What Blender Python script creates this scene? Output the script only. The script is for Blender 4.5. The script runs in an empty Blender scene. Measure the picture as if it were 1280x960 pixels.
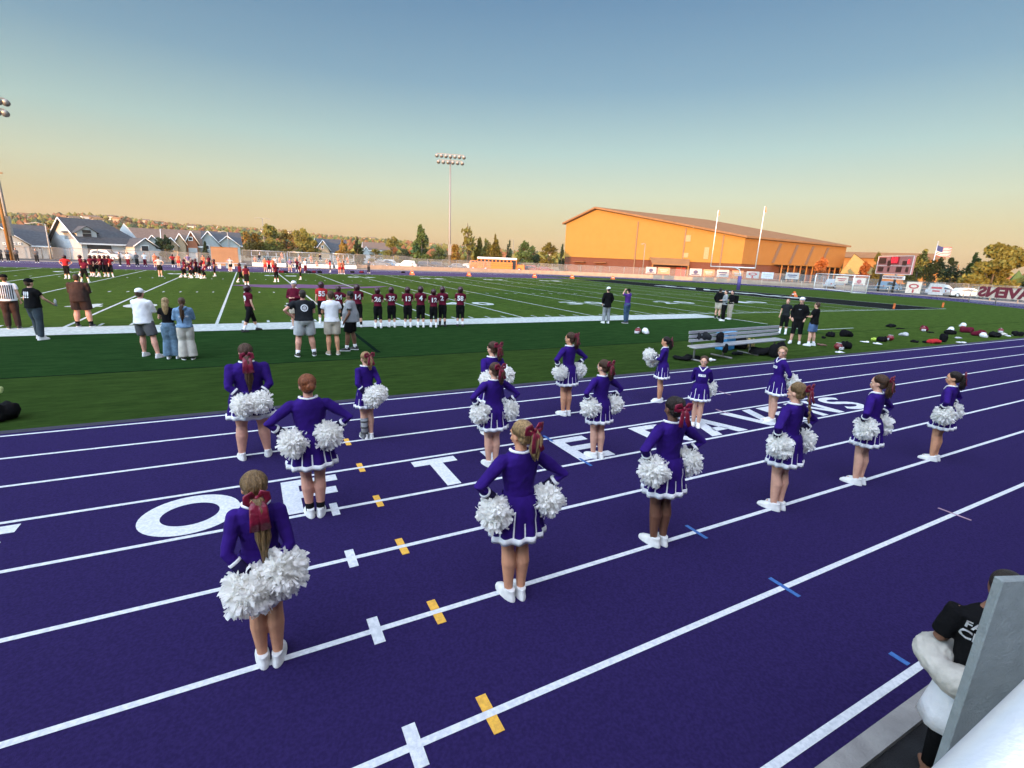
import bpy, bmesh, math, random
import numpy as np
from mathutils import Vector, Matrix, Euler
from mathutils.bvhtree import BVHTree
random.seed(7)
SC = bpy.context.scene
R = math.radians
# ------------------------------------------------------------------ camera
CP = Vector((-3.3208, -9.7284, 2.9124))
CR = Vector((0.8850735, -0.46375907, 0.03965386))
CU = Vector((0.08052228, 0.23646942, 0.96829664))
CF = Vector((0.45843327, 0.85382067, -0.24663575))
FPX = 612.36
cd = bpy.data.cameras.new('camera'); cam = bpy.data.objects.new('camera', cd)
SC.collection.objects.link(cam)
cd.sensor_width = 36; cd.lens = 36 * FPX / 1280; cd.clip_start = 0.05; cd.clip_end = 6000
m = Matrix((CR, CU, -CF)).transposed().to_4x4(); m.translation = CP
cam.matrix_world = m; SC.camera = cam
# ------------------------------------------------------------------ light
SUN_EL = 7.0; SDX, SDY = 0.77, 0.64           # direction the light travels over the ground
SC.view_settings.view_transform = 'Standard'; SC.view_settings.look = 'None'
SC.view_settings.exposure = 0.0; SC.view_settings.gamma = 1
w = bpy.data.worlds.new('World'); SC.world = w; w.use_nodes = True
nt = w.node_tree; nt.nodes.clear(); N = nt.nodes; Lk = nt.links.new
def s2l(c):
    return tuple(((v/255)/12.92 if v/255 <= .04045 else ((v/255+.055)/1.055)**2.4) for v in c) + (1,)
tc = N.new('ShaderNodeTexCoord'); sp = N.new('ShaderNodeSeparateXYZ'); Lk(tc.outputs['Generated'], sp.inputs[0])
rp = N.new('ShaderNodeValToRGB'); Lk(sp.outputs['Z'], rp.inputs[0]); cr = rp.color_ramp
stops = [(0, (204,168,132)), (.035, (212,178,134)), (.075, (214,196,154)), (.12, (210,214,184)), (.19, (180,210,204)), (.29, (124,167,192)), (.42, (80,131,175)), (.52, (140,166,196))]
cr.elements[0].position = 0; cr.elements[0].color = s2l(stops[0][1])
cr.elements[1].position = 1; cr.elements[1].color = (.48, .51, .62, 1)
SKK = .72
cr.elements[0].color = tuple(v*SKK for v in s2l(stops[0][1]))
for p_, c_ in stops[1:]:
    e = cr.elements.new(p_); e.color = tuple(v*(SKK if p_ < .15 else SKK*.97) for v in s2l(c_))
e = cr.elements.new(.72); e.color = (.46, .50, .62, 1)  # overhead sky raised above the frame as added fill light
# sky around the low sun is brighter, raised further out of view as fill light
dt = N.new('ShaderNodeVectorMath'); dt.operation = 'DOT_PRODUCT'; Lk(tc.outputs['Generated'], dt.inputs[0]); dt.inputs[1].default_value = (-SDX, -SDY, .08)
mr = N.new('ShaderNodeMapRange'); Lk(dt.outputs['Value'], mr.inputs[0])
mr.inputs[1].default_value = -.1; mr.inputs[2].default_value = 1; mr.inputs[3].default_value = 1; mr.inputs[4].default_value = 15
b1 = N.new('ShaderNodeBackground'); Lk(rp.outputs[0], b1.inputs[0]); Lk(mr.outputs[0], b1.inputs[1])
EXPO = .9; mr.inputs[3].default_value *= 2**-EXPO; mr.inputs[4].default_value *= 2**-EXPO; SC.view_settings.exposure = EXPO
sk = N.new('ShaderNodeTexSky'); sk.sky_type = 'NISHITA'; sk.sun_disc = False
sk.sun_elevation = R(SUN_EL); sk.sun_rotation = math.atan2(-SDX, -SDY)
b2 = N.new('ShaderNodeBackground'); Lk(sk.outputs[0], b2.inputs[0]); b2.inputs[1].default_value = .03
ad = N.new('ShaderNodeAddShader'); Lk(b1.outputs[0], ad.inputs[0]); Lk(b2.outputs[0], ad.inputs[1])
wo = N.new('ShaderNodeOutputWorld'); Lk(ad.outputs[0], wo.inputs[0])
sd = bpy.data.lights.new('sun', 'SUN'); sun = bpy.data.objects.new('sun', sd); SC.collection.objects.link(sun)
sd.energy = 5.0; sd.angle = R(.53); sd.color = (1, .45, .12)
el = R(SUN_EL); sv = Vector((SDX*math.cos(el), SDY*math.cos(el), -math.sin(el)))
sun.rotation_euler = sv.to_track_quat('-Z', 'Y').to_euler()
SC.render.engine = 'CYCLES'
SC.cycles.max_bounces = 10; SC.cycles.diffuse_bounces = 6; SC.cycles.glossy_bounces = 2; SC.cycles.transmission_bounces = 6; SC.cycles.transparent_max_bounces = 8
# ------------------------------------------------------------------ pixel helpers (pixels of the 1280x960 photograph -> points on the ground)
def rayd(px, py): return CF + CR*((px-640)/FPX) + CU*((480-py)/FPX)
def G(px, py, z=0.0):
    d = rayd(px, py); t = (z-CP.z)/d.z; q = CP + d*t; return Vector((q.x, q.y, z))
def hrow(px):
    lo, hi = 0, 960
    for _ in range(30):
        mm = (lo+hi)/2
        if rayd(px, mm).z > 0: lo = mm
        else: hi = mm
    return lo
def D(px, dist):
    d = rayd(px, hrow(px)); d.z = 0; d.normalize(); return Vector((CP.x+d.x*dist, CP.y+d.y*dist, 0))
def proj(P):
    d = Vector(P)-CP; f = d.dot(CF); return (640+FPX*d.dot(CR)/f, 480-FPX*d.dot(CU)/f)
def Z(P, py, lo=-20, hi=120):
    for _ in range(40):
        mm = (lo+hi)/2
        if proj((P[0], P[1], mm))[1] > py: lo = mm
        else: hi = mm
    return lo
# ------------------------------------------------------------------ materials
MT = {}
def mat(name, col, rough=.7, col2=None, scale=8, amt=.35, bump=0, bscale=60, metal=0, spec=.5, detail=3, coord='Object', stretch=None, sheen=0):
    if name in MT: return MT[name]
    m = bpy.data.materials.new(name); m.use_nodes = True; t = m.node_tree; b = t.nodes['Principled BSDF']
    b.inputs['Roughness'].default_value = rough; b.inputs['Metallic'].default_value = metal
    b.inputs['Specular IOR Level'].default_value = spec
    if sheen: b.inputs['Sheen Weight'].default_value = sheen
    tc = t.nodes.new('ShaderNodeTexCoord'); src = tc.outputs[coord]
    if stretch:
        mp = t.nodes.new('ShaderNodeMapping'); t.links.new(src, mp.inputs[0]); mp.inputs['Scale'].default_value = stretch; src = mp.outputs[0]
    n = t.nodes.new('ShaderNodeTexNoise'); t.links.new(src, n.inputs['Vector']); n.inputs['Scale'].default_value = scale; n.inputs['Detail'].default_value = detail
    r = t.nodes.new('ShaderNodeValToRGB'); t.links.new(n.outputs['Fac'], r.inputs[0])
    c2 = col2 or tuple(v*(1-amt) for v in col)
    r.color_ramp.elements[0].position = .35; r.color_ramp.elements[1].position = .65
    r.color_ramp.elements[0].color = (*c2, 1); r.color_ramp.elements[1].color = (*col, 1)
    t.links.new(r.outputs[0], b.inputs['Base Color'])
    if bump:
        n2 = t.nodes.new('ShaderNodeTexNoise'); t.links.new(src, n2.inputs['Vector']); n2.inputs['Scale'].default_value = bscale; n2.inputs['Detail'].default_value = 2
        bp = t.nodes.new('ShaderNodeBump'); bp.inputs['Strength'].default_value = bump; bp.inputs['Distance'].default_value = .02
        t.links.new(n2.outputs['Fac'], bp.inputs['Height']); t.links.new(bp.outputs[0], b.inputs['Normal'])
    MT[name] = m; return m
def fuzz(m, scale=90, k=1.5, up=1.0, keep=.1):      # upright fibres: the surface turns its normals every way, as blades and leaves do
    t = m.node_tree; L = t.links.new; b = t.nodes['Principled BSDF']
    g = t.nodes.new('ShaderNodeNewGeometry'); q = t.nodes.new('ShaderNodeVectorMath'); q.operation = 'SCALE'; L(g.outputs['Position'], q.inputs[0]); q.inputs['Scale'].default_value = scale
    n = t.nodes.new('ShaderNodeTexWhiteNoise'); n.noise_dimensions = '3D'; L(q.outputs[0], n.inputs['Vector'])
    a = t.nodes.new('ShaderNodeVectorMath'); a.operation = 'SUBTRACT'; L(n.outputs['Color'], a.inputs[0]); a.inputs[1].default_value = (.5, .5, .5)
    c = t.nodes.new('ShaderNodeVectorMath'); c.operation = 'SCALE'; L(a.outputs[0], c.inputs[0]); c.inputs['Scale'].default_value = k*2
    d = t.nodes.new('ShaderNodeVectorMath'); d.operation = 'ADD'; L(c.outputs[0], d.inputs[0]); d.inputs[1].default_value = (0, 0, up)
    e = t.nodes.new('ShaderNodeVectorMath'); e.operation = 'NORMALIZE'; L(d.outputs[0], e.inputs[0])
    df = t.nodes.new('ShaderNodeBsdfDiffuse'); L(e.outputs[0], df.inputs['Normal']); L(b.inputs['Base Color'].links[0].from_socket, df.inputs['Color'])
    mx = t.nodes.new('ShaderNodeMixShader'); mx.inputs[0].default_value = keep; L(df.outputs[0], mx.inputs[1]); L(b.outputs[0], mx.inputs[2]); L(mx.outputs[0], t.nodes['Material Output'].inputs[0]); return m
def tint(name, base, var=.25):           # leaf material with per-position variation
    return mat(name, base, .75, tuple(v*(1-var*1.6) for v in base), .45, 0, 0, spec=.15, detail=6)
# ------------------------------------------------------------------ object helpers
COL = SC.collection
def link(name, me, parent=None, mats=()):
    o = bpy.data.objects.new(name, me); COL.objects.link(o)
    if me is not None:
        for m_ in mats: me.materials.append(m_)
    if parent: o.parent = parent
    return o
def tag(o, label=None, cat=None, group=None, kind=None):
    if label: o['label'] = label
    if cat: o['category'] = cat
    if group: o['group'] = group
    if kind: o['kind'] = kind
    return o
def root(name, loc, label, cat, group=None, rz=0):
    o = bpy.data.objects.new(name, None); COL.objects.link(o); o.location = loc; o.rotation_euler = (0, 0, rz); o.empty_display_size = .1
    return tag(o, label, cat, group)
def dup(o, loc=None, rz=None, label=None, group=None, scale=None):
    def cp(a, par):
        c = a.copy(); COL.objects.link(c)
        if par: c.parent = par
        for ch in KIDS.get(a.name, []): cp(ch, c)
        return c
    KIDS = {}
    def walk(a):
        KIDS[a.name] = list(a.children)
        for ch in a.children: walk(ch)
    walk(o); c = cp(o, None)
    if loc is not None: c.location = loc
    if rz is not None: c.rotation_euler = (0, 0, rz)
    if scale: c.scale = (scale,)*3
    return tag(c, label, None, group)
class B:
    def __init__(s): s.bm = bmesh.new()
    def box(s, c, d, rot=None, mi=0, taper=None):
        r = bmesh.ops.create_cube(s.bm, size=1); vs = r['verts']
        for v in vs:
            v.co = Vector((v.co.x*d[0], v.co.y*d[1], v.co.z*d[2]))
            if taper and v.co.z > 0: v.co.x *= taper[0]; v.co.y *= taper[1]
            if rot: v.co = rot @ v.co
            v.co += Vector(c)
        for f in {f for v in vs for f in v.link_faces}: f.material_index = mi
        return s
    def blob(s, c, r, rot=None, u=14, v=10, mi=0):
        q = bmesh.ops.create_uvsphere(s.bm, u_segments=u, v_segments=v, radius=1)['verts']
        for x in q:
            x.co = Vector((x.co.x*r[0], x.co.y*r[1], x.co.z*r[2]))
            if rot: x.co = rot @ x.co
            x.co += Vector(c)
        for f in {f for x in q for f in x.link_faces}: f.material_index = mi; f.smooth = True
        return s
    def tube(s, pts, rads, seg=10, flat=None, mi=0, cap=True):
        pts = [Vector(p) for p in pts]; rings = []
        if not isinstance(rads, (list, tuple)): rads = [rads]*len(pts)
        up0 = None
        for i, p in enumerate(pts):
            t = (pts[min(i+1, len(pts)-1)]-pts[max(i-1, 0)]).normalized()
            a = Vector((0, 1, 0)) if up0 is None else up0
            if abs(t.dot(a)) > .95: a = Vector((1, 0, 0))
            x = (a - t*t.dot(a)).normalized(); up0 = x; y = t.cross(x)
            fl = flat if flat else (1, 1)
            rings.append([s.bm.verts.new(p + x*math.cos(k*2*math.pi/seg)*rads[i]*fl[0] + y*math.sin(k*2*math.pi/seg)*rads[i]*fl[1]) for k in range(seg)])
        fs = []
        for a, b in zip(rings, rings[1:]):
            for k in range(seg): fs.append(s.bm.faces.new((a[k], a[(k+1) % seg], b[(k+1) % seg], b[k])))
        if cap: fs.append(s.bm.faces.new(rings[0][::-1])); fs.append(s.bm.faces.new(rings[-1]))
        for f in fs: f.material_index = mi; f.smooth = True
        return s
    def stack(s, rings, seg=20, mi=0, cap=True, sq=1.0):     # rings: (x,y,z,rx,ry)
        rs = []
        for (x, y, z, rx, ry) in rings:
            rr = []
            for k in range(seg):
                a = k*2*math.pi/seg; ca, sa = math.cos(a), math.sin(a)
                rr.append(s.bm.verts.new((x+rx*math.copysign(abs(ca)**sq, ca), y+ry*math.copysign(abs(sa)**sq, sa), z)))
            rs.append(rr)
        fs = []
        for a, b in zip(rs, rs[1:]):
            for k in range(seg): fs.append(s.bm.faces.new((a[k], a[(k+1) % seg], b[(k+1) % seg], b[k])))
        if cap: fs.append(s.bm.faces.new(rs[0][::-1])); fs.append(s.bm.faces.new(rs[-1]))
        for f in fs: f.material_index = mi; f.smooth = True
        return s
    def poly(s, pts, mi=0):
        f = s.bm.faces.new([s.bm.verts.new(p) for p in pts]); f.material_index = mi; return s
    def prism(s, pts, z0, z1, mi=0):                        # pts xy outline
        n = len(pts); a = [s.bm.verts.new((p[0], p[1], z0)) for p in pts]; b = [s.bm.verts.new((p[0], p[1], z1)) for p in pts]
        fs = [s.bm.faces.new(a[::-1]), s.bm.faces.new(b)] + [s.bm.faces.new((a[i], a[(i+1) % n], b[(i+1) % n], b[i])) for i in range(n)]
        for f in fs: f.material_index = mi
        return s
    def xf(s, M):
        s.bm.transform(M); return s
    def bevel(s, w=.01, seg=2):
        bmesh.ops.bevel(s.bm, geom=s.bm.edges[:], offset=w, segments=seg, affect='EDGES', profile=.6); return s
    def mesh(s, name, recalc=True):
        if recalc: bmesh.ops.recalc_face_normals(s.bm, faces=s.bm.faces[:])
        me = bpy.data.meshes.new(name); s.bm.to_mesh(me); s.bm.free(); return me
    def build(s, name, mats, parent=None):
        if not isinstance(mats, (list, tuple)): mats = [mats]
        return link(name, s.mesh(name), parent, mats)
REM = []
def remesh(o, vox, disp=0, dscale=.12, smooth=2):
    md = o.modifiers.new('r', 'REMESH'); md.mode = 'VOXEL'; md.voxel_size = vox; md.use_smooth_shade = True
    if smooth:
        sm = o.modifiers.new('s', 'SMOOTH'); sm.iterations = smooth; sm.factor = .5
    if disp:
        key = 'clouds%.2f' % dscale
        tx = bpy.data.textures.get(key) or bpy.data.textures.new(key, 'CLOUDS'); tx.noise_scale = dscale
        dm = o.modifiers.new('d', 'DISPLACE'); dm.texture = tx; dm.strength = disp; dm.mid_level = .5; dm.texture_coords = 'LOCAL'
    REM.append(o); return o
def flush():
    bpy.context.view_layer.update(); dg = bpy.context.evaluated_depsgraph_get(); out = []
    for o in REM: out.append((o, bpy.data.meshes.new_from_object(o.evaluated_get(dg), depsgraph=dg)))
    for o, me in out:
        o.modifiers.clear(); old = o.data; o.data = me; me.name = old.name
    REM.clear()
def text_bm(s, size, bold=.03, extr=.004, width=None):
    c = bpy.data.curves.new('t', 'FONT'); c.body = s; c.size = size; c.align_x = 'CENTER'; c.align_y = 'CENTER'; c.offset = bold*size; c.extrude = extr; c.resolution_u = 3
    o = bpy.data.objects.new('t', c); COL.objects.link(o); bpy.context.view_layer.update()
    me = bpy.data.meshes.new_from_object(o.evaluated_get(bpy.context.evaluated_depsgraph_get())); bpy.data.objects.remove(o)
    if width:
        xs = [v.co.x for v in me.vertices]; k = width/(max(xs)-min(xs)); cx = (max(xs)+min(xs))/2
        for v in me.vertices: v.co.x = (v.co.x-cx)*k
    b = B(); b.bm.from_mesh(me); return b
# ================================================================== SETTING
YS = 12.565; FW = 48.77; YD = .9144; W5 = 4.572
def turf_mat():
    m = bpy.data.materials.new('turf'); m.use_nodes = True; t = m.node_tree; b = t.nodes['Principled BSDF']; L = t.links.new
    g = t.nodes.new('ShaderNodeNewGeometry'); s = t.nodes.new('ShaderNodeSeparateXYZ'); L(g.outputs['Position'], s.inputs[0])
    mp = t.nodes.new('ShaderNodeMapping'); L(g.outputs['Position'], mp.inputs[0]); mp.inputs['Scale'].default_value = (.7, 2.6, 1)
    n = t.nodes.new('ShaderNodeTexNoise'); L(mp.outputs[0], n.inputs['Vector']); n.inputs['Scale'].default_value = 1.6; n.inputs['Detail'].default_value = 9; n.inputs['Roughness'].default_value = .82
    r = t.nodes.new('ShaderNodeValToRGB'); L(n.outputs['Fac'], r.inputs[0]); r.color_ramp.elements[0].position = .3; r.color_ramp.elements[1].position = .72
    r.color_ramp.elements[0].color = (.020, .050, .010, 1); r.color_ramp.elements[1].color = (.078, .144, .029, 1)
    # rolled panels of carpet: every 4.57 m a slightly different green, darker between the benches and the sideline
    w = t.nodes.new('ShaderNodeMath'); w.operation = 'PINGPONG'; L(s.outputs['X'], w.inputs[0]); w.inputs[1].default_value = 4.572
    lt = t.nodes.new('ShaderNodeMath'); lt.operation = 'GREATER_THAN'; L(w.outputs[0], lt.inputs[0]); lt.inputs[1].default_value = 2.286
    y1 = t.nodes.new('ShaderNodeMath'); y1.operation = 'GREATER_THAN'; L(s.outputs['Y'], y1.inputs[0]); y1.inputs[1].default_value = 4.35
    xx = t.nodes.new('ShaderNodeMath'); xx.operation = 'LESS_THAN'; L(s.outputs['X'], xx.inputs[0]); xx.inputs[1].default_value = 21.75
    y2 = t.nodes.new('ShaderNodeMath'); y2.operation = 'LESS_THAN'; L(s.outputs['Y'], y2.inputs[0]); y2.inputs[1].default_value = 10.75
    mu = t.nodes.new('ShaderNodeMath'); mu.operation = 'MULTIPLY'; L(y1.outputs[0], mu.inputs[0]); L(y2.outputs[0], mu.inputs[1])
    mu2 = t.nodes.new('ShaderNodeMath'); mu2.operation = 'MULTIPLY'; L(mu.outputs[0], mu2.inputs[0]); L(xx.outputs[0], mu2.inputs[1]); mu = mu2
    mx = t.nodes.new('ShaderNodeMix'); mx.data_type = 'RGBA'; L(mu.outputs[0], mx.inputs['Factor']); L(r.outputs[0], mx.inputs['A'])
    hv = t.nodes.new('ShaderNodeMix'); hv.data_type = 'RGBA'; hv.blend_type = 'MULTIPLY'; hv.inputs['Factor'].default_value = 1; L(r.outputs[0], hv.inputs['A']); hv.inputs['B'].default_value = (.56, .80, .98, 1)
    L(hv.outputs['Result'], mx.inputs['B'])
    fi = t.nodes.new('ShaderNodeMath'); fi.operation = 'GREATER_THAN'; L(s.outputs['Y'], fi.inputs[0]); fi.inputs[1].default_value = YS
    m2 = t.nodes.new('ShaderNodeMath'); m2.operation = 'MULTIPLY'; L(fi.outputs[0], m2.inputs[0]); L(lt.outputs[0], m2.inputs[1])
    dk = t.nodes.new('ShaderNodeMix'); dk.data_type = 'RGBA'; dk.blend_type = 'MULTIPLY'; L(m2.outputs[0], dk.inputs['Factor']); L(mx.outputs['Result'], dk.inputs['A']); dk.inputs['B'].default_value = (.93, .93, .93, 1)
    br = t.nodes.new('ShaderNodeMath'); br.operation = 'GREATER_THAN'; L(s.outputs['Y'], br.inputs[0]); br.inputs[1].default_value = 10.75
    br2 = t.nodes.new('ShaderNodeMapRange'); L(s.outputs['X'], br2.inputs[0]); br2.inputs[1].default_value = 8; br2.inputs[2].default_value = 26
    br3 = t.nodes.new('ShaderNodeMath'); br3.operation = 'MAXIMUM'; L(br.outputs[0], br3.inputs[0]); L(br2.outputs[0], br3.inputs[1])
    lg_ = t.nodes.new('ShaderNodeMix'); lg_.data_type = 'RGBA'; lg_.blend_type = 'MULTIPLY'; L(br3.outputs[0], lg_.inputs['Factor']); L(dk.outputs['Result'], lg_.inputs['A']); lg_.inputs['B'].default_value = (1.85, 1.62, 1.5, 1)  # far and right turf lightened: grazing sheen put into the base colour
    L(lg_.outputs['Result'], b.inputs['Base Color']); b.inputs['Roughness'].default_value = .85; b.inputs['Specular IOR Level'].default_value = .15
    fuzz(m, 300, 1.0, .22); return m
M_turf = turf_mat()
M_track = mat('track_rubber', (.0285, .0175, .090), .8, (.0195, .012, .066), 45, 0, 1.0, 220, spec=.12, detail=8)
fuzz(M_track, 300, .45, 1, .5)
M_edge = mat('track_edge_rubber', (.022, .02, .04), .8, bump=.3)
M_line = mat('line_paint', (.66, .68, .70), .7, (.50, .53, .56), 35, 0, .5, 160, detail=5)
M_fline = mat('turf_line_paint', (.56, .60, .58), .85, (.38, .43, .40), 7, 0, .8, 50, detail=6)
M_yel = mat('yellow_paint', (.72, .40, .045), .7, (.55, .30, .04), 40, 0, .3)
M_blu = mat('blue_paint', (.03, .12, .35), .7, (.02, .08, .26), 40, 0, .3)
M_asph = mat('asphalt', (.055, .056, .06), .9, (.03, .031, .034), 4, 0, .8, 120, detail=8)
M_blk = mat('dark_asphalt', (.018, .019, .022), .9, (.010, .010, .012), 6, 0, 1, 140, detail=8)
M_conc = mat('concrete', (.33, .25, .185), .85, (.27, .20, .15), 1.5, 0, .4, 60, detail=7)
M_dirt = mat('dry_ground', (.17, .13, .075), .95, (.10, .09, .045), .05, 0, .5, 3, detail=8)
CX, CY, RR = 42.2, 36.95, 36.95
def stadium(d, n=40, xl=-42.2):       # offset d outside of the innermost lane line
    r = RR+d; P = [(xl, CY-r), (-20, CY-r), (0, CY-r), (20, CY-r)]
    P += [(CX+r*math.sin(a), CY-r*math.cos(a)) for a in [math.pi*k/n for k in range(n+1)]]
    P += [(0, CY+r)]
    P += [(-CX-r*math.sin(a), CY+r*math.cos(a)) for a in [math.pi*k/n for k in range(n)]]
    return P
def ringmesh(b, d0, d1, z, mi=0, sel=None):
    A, C_ = stadium(d0), stadium(d1); n = len(A)
    for i in range(n):
        if sel and not sel(i, A[i]): continue
        j = (i+1) % n
        b.poly([(*A[i], z), (*C_[i], z), (*C_[j], z), (*A[j], z)], mi)
    return b
def st(name, b, mats, **k): return tag(b.build(name, mats), kind='structure')
st('ground', B().poly([(-2500, -900, -.05), (3500, -900, -.05), (3500, 3200, -.05), (-2500, 3200, -.05)]), M_dirt)
b = B(); b.poly([(-220, 40, -.02), (210, 40, -.02), (210, 128, -.02), (-220, 128, -.02)]); b.poly([(60, -60, -.02), (210, -60, -.02), (210, 39.9, -.02), (60, 39.9, -.02)])
st('parking_lot', b, M_asph)
st('walkway', B().poly([(-60, -30, -.012), (60, -30, -.012), (60, -8.55, -.012), (-60, -8.55, -.012)]), M_blk)
b = B(); ringmesh(b, 8.6, 13.2, -.006, sel=lambda i, p: i > 4 and p[1] > -4); st('concrete_apron', b, M_conc)
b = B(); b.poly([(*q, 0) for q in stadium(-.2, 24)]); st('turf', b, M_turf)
b = B(); ringmesh(b, -.13, 8.60, .006); st('running_track', b, M_track)
st('far_apron', B().poly([(-60, 62.6, .0082), (47, 62.6, .0082), (47, 83, .0082), (-60, 83, .0082)]), fuzz(mat('sunwarm_track_rubber', (.085, .062, .125), .85, (.065, .048, .10), .3, 0, 0), 300, .6, .8))  # redder far rubber: warmth of sunlight put into the colour
b = B(); ringmesh(b, -.30, -.131, .008); st('track_edge', b, M_edge)
b = B()
for i in range(9):
    d = i*1.0597
    ringmesh(b, d-.027, d+.027, .010, 0)
st('lane_lines', b, M_line)
b = B()
for k in range(40):
    x = -60+k*3.05; b.box((x+1.5, -8.665, .0), (3.02, .125, .05))
st('kerb', b, mat('kerb_concrete', (.30, .29, .27), .85, (.22, .21, .20), 5, 0, .4, 60, detail=6))
b = B()
for i in (4, 5, 6, 7): b.box((-2.65, -i*1.0597, .011), (.085, .30, .004))
st('exchange_marks', b, M_line)
b = B()
for i in (2, 3, 4, 5, 6, 7):
    for s_ in (-1, 1): b.box((-2.147, -i*1.0597+s_*.0885, .011), (.075, .122, .004))
st('yellow_marks', b, M_yel)
b = B()
for i in (3, 4, 6, 7): b.box((.93, -i*1.0597, .0105), (.045, .30, .003))
b.box((.94, -8.37, .0105), (.05, .13, .003)); st('blue_marks', b, M_blu)
b = B()
for (x, i) in ((6.55, 2), (3.35, 2), (5.2, 3), (9.4, 5), (4.35, 7)): b.box((x, -i*1.0597, .0105), (.03, .34, .003))
st('pink_marks', b, mat('pink_paint', (.42, .26, .34), .7))
# ---- the words on the track, in lane 4
def letter(b, ch, x, w, y0=-4.175, h=.905, z=.0105):
    def P(*pts): b.poly([(x+p[0]*w, y0+p[1]*h, z) for p in pts])
    s = .26/ (w/.66); v = .2
    if ch == 'E' or ch == 'F':
        P((0, 0), (s*1.15, 0), (s*1.15, 1), (0, 1)); P((s*1.15, 1-v), (1, 1-v), (1, 1), (s*1.15, 1)); P((s*1.15, .41), (.93, .41), (.93, .41+v), (s*1.15, .41+v))
        if ch == 'E': P((s*1.15, 0), (1, 0), (1, v), (s*1.15, v))
    elif ch == 'T':
        P((0, 1-v), (1, 1-v), (1, 1), (0, 1)); P((.5-s*.56, 0), (.5+s*.56, 0), (.5+s*.56, 1-v), (.5-s*.56, 1-v))
    elif ch == 'H':
        P((0, 0), (s*1.1, 0), (s*1.1, 1), (0, 1)); P((1-s*1.1, 0), (1, 0), (1, 1), (1-s*1.1, 1)); P((s*1.1, .4), (1-s*1.1, .4), (1-s*1.1, .6), (s*1.1, .6))
    elif ch == 'O':
        n = 40
        for k in range(n):
            a, c = 2*math.pi*k/n, 2*math.pi*(k+1)/n; e = lambda t, ru, rv: (.5+ru*math.cos(t), .5+rv*math.sin(t))
            P(e(a, .5, .51), e(c, .5, .51), e(c, .29, .29), e(a, .29, .29))
    elif ch == 'A':
        P((0, 0), (.27, 0), (.62, 1), (.37, 1)); P((.73, 0), (1, 0), (.63, 1), (.49, .66)); P((.30, .2), (.70, .2), (.64, .38), (.37, .38))
    elif ch == 'V':
        P((0, 1), (.27, 1), (.52, .28), (.38, 0)); P((.38, 0), (.63, 0), (1, 1), (.74, 1), (.50, .28))
    elif ch == 'N':
        P((0, 0), (.25, 0), (.25, 1), (0, 1)); P((.75, 0), (1, 0), (1, 1), (.75, 1)); P((.25, 1), (.25, .68), (.75, 0), (.75, .32))
    elif ch == 'R':
        P((0, 0), (.28, 0), (.28, 1), (0, 1)); P((.28, .8), (.66, .8), (.66, 1), (.28, 1)); P((.28, .36), (.62, .36), (.62, .55), (.28, .55))
        for k in range(10):
            a, c = -math.pi/2+math.pi*k/10, -math.pi/2+math.pi*(k+1)/10; e = lambda t, q, u: (.64+q*math.cos(t), .68+u*math.sin(t))
            P(e(a, .33, .32), e(c, .33, .32), e(c, .09, .12), e(a, .09, .12))
        P((.42, .36), (.72, 0), (1.03, 0), (.70, .38))
    elif ch == 'S':
        pts = []
        for k in range(13): a = math.radians(20+k*250/12); pts.append((.5+.37*math.cos(a), .72+.19*math.sin(a)))
        q = []
        for k in range(13): a = math.radians(90-k*250/12); q.append((.5+.38*math.cos(a), .29+.20*math.sin(a)))
        line = pts+q[1:]; hw = .095
        L_, R_ = [], []
        for i, pnt in enumerate(line):
            a_, c_ = line[max(i-1, 0)], line[min(i+1, len(line)-1)]; dx, dy = c_[0]-a_[0], c_[1]-a_[1]; l = math.hypot(dx, dy) or 1
            L_.append((pnt[0]-dy/l*hw*1.2, pnt[1]+dx/l*hw)); R_.append((pnt[0]+dy/l*hw*1.2, pnt[1]-dx/l*hw))
        for i in range(len(line)-1): P(L_[i], L_[i+1], R_[i+1], R_[i])
b = B()
for ch, x, w_ in (('E', -6.31, .66), ('O', -4.60, .98), ('F', -3.17, .67), ('T', -1.46, .65), ('H', -.37, .78), ('E', .89, .66), ('R', 2.58, .84), ('A', 3.74, .95), ('V', 5.0, .93), ('E', 6.12, .64), ('N', 7.05, .78), ('S', 8.12, .8)):
    letter(b, ch, x, w_)
st('track_lettering', b, M_line)
# ---- football field markings
b = B(); Z1 = .006
def strip(x0, x1, y0, y1, z=Z1, mi=0): b.poly([(x0, y0, z), (x1, y0, z), (x1, y1, z), (x0, y1, z)], mi)
for k in range(-12, 11): strip(k*W5-.055, k*W5+.055, YS+.001, YS+FW)
for k in (10, 12): strip(k*W5-.06, k*W5+.06, YS+.001, YS+FW, .0075)
for j in range(-60, 50):
    if j % 5 == 0: continue
    x = j*YD
    for y in (YS+.18, YS+16.0, YS+32.3, YS+FW-.8): strip(x-.05, x+.05, y, y+.61)
strip(-70, 21.75, YS-1.9, YS, Z1); strip(21.75, 54.92, YS-.12, YS, Z1); strip(-70, 54.92, YS+FW, YS+FW+.16, Z1)
strip(21.75, 21.9, 7.6, YS-1.9); strip(21.75, 21.9, 5.6, 6.7); strip(21.9, 25.8, 5.2, 5.3)
fuzz(M_fline, 300, .8, .9); st('field_lines', b, M_fline)
b = B()
def digits(s, x, y, w, h, rot=0):
    t = text_bm(s, h*1.38, .035, .001, w); t.xf(Matrix.Translation((x, y, Z1+.002)) @ Matrix.Rotation(rot, 4, 'Z')); me = t.mesh('d', False); b.bm.from_mesh(me)
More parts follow.
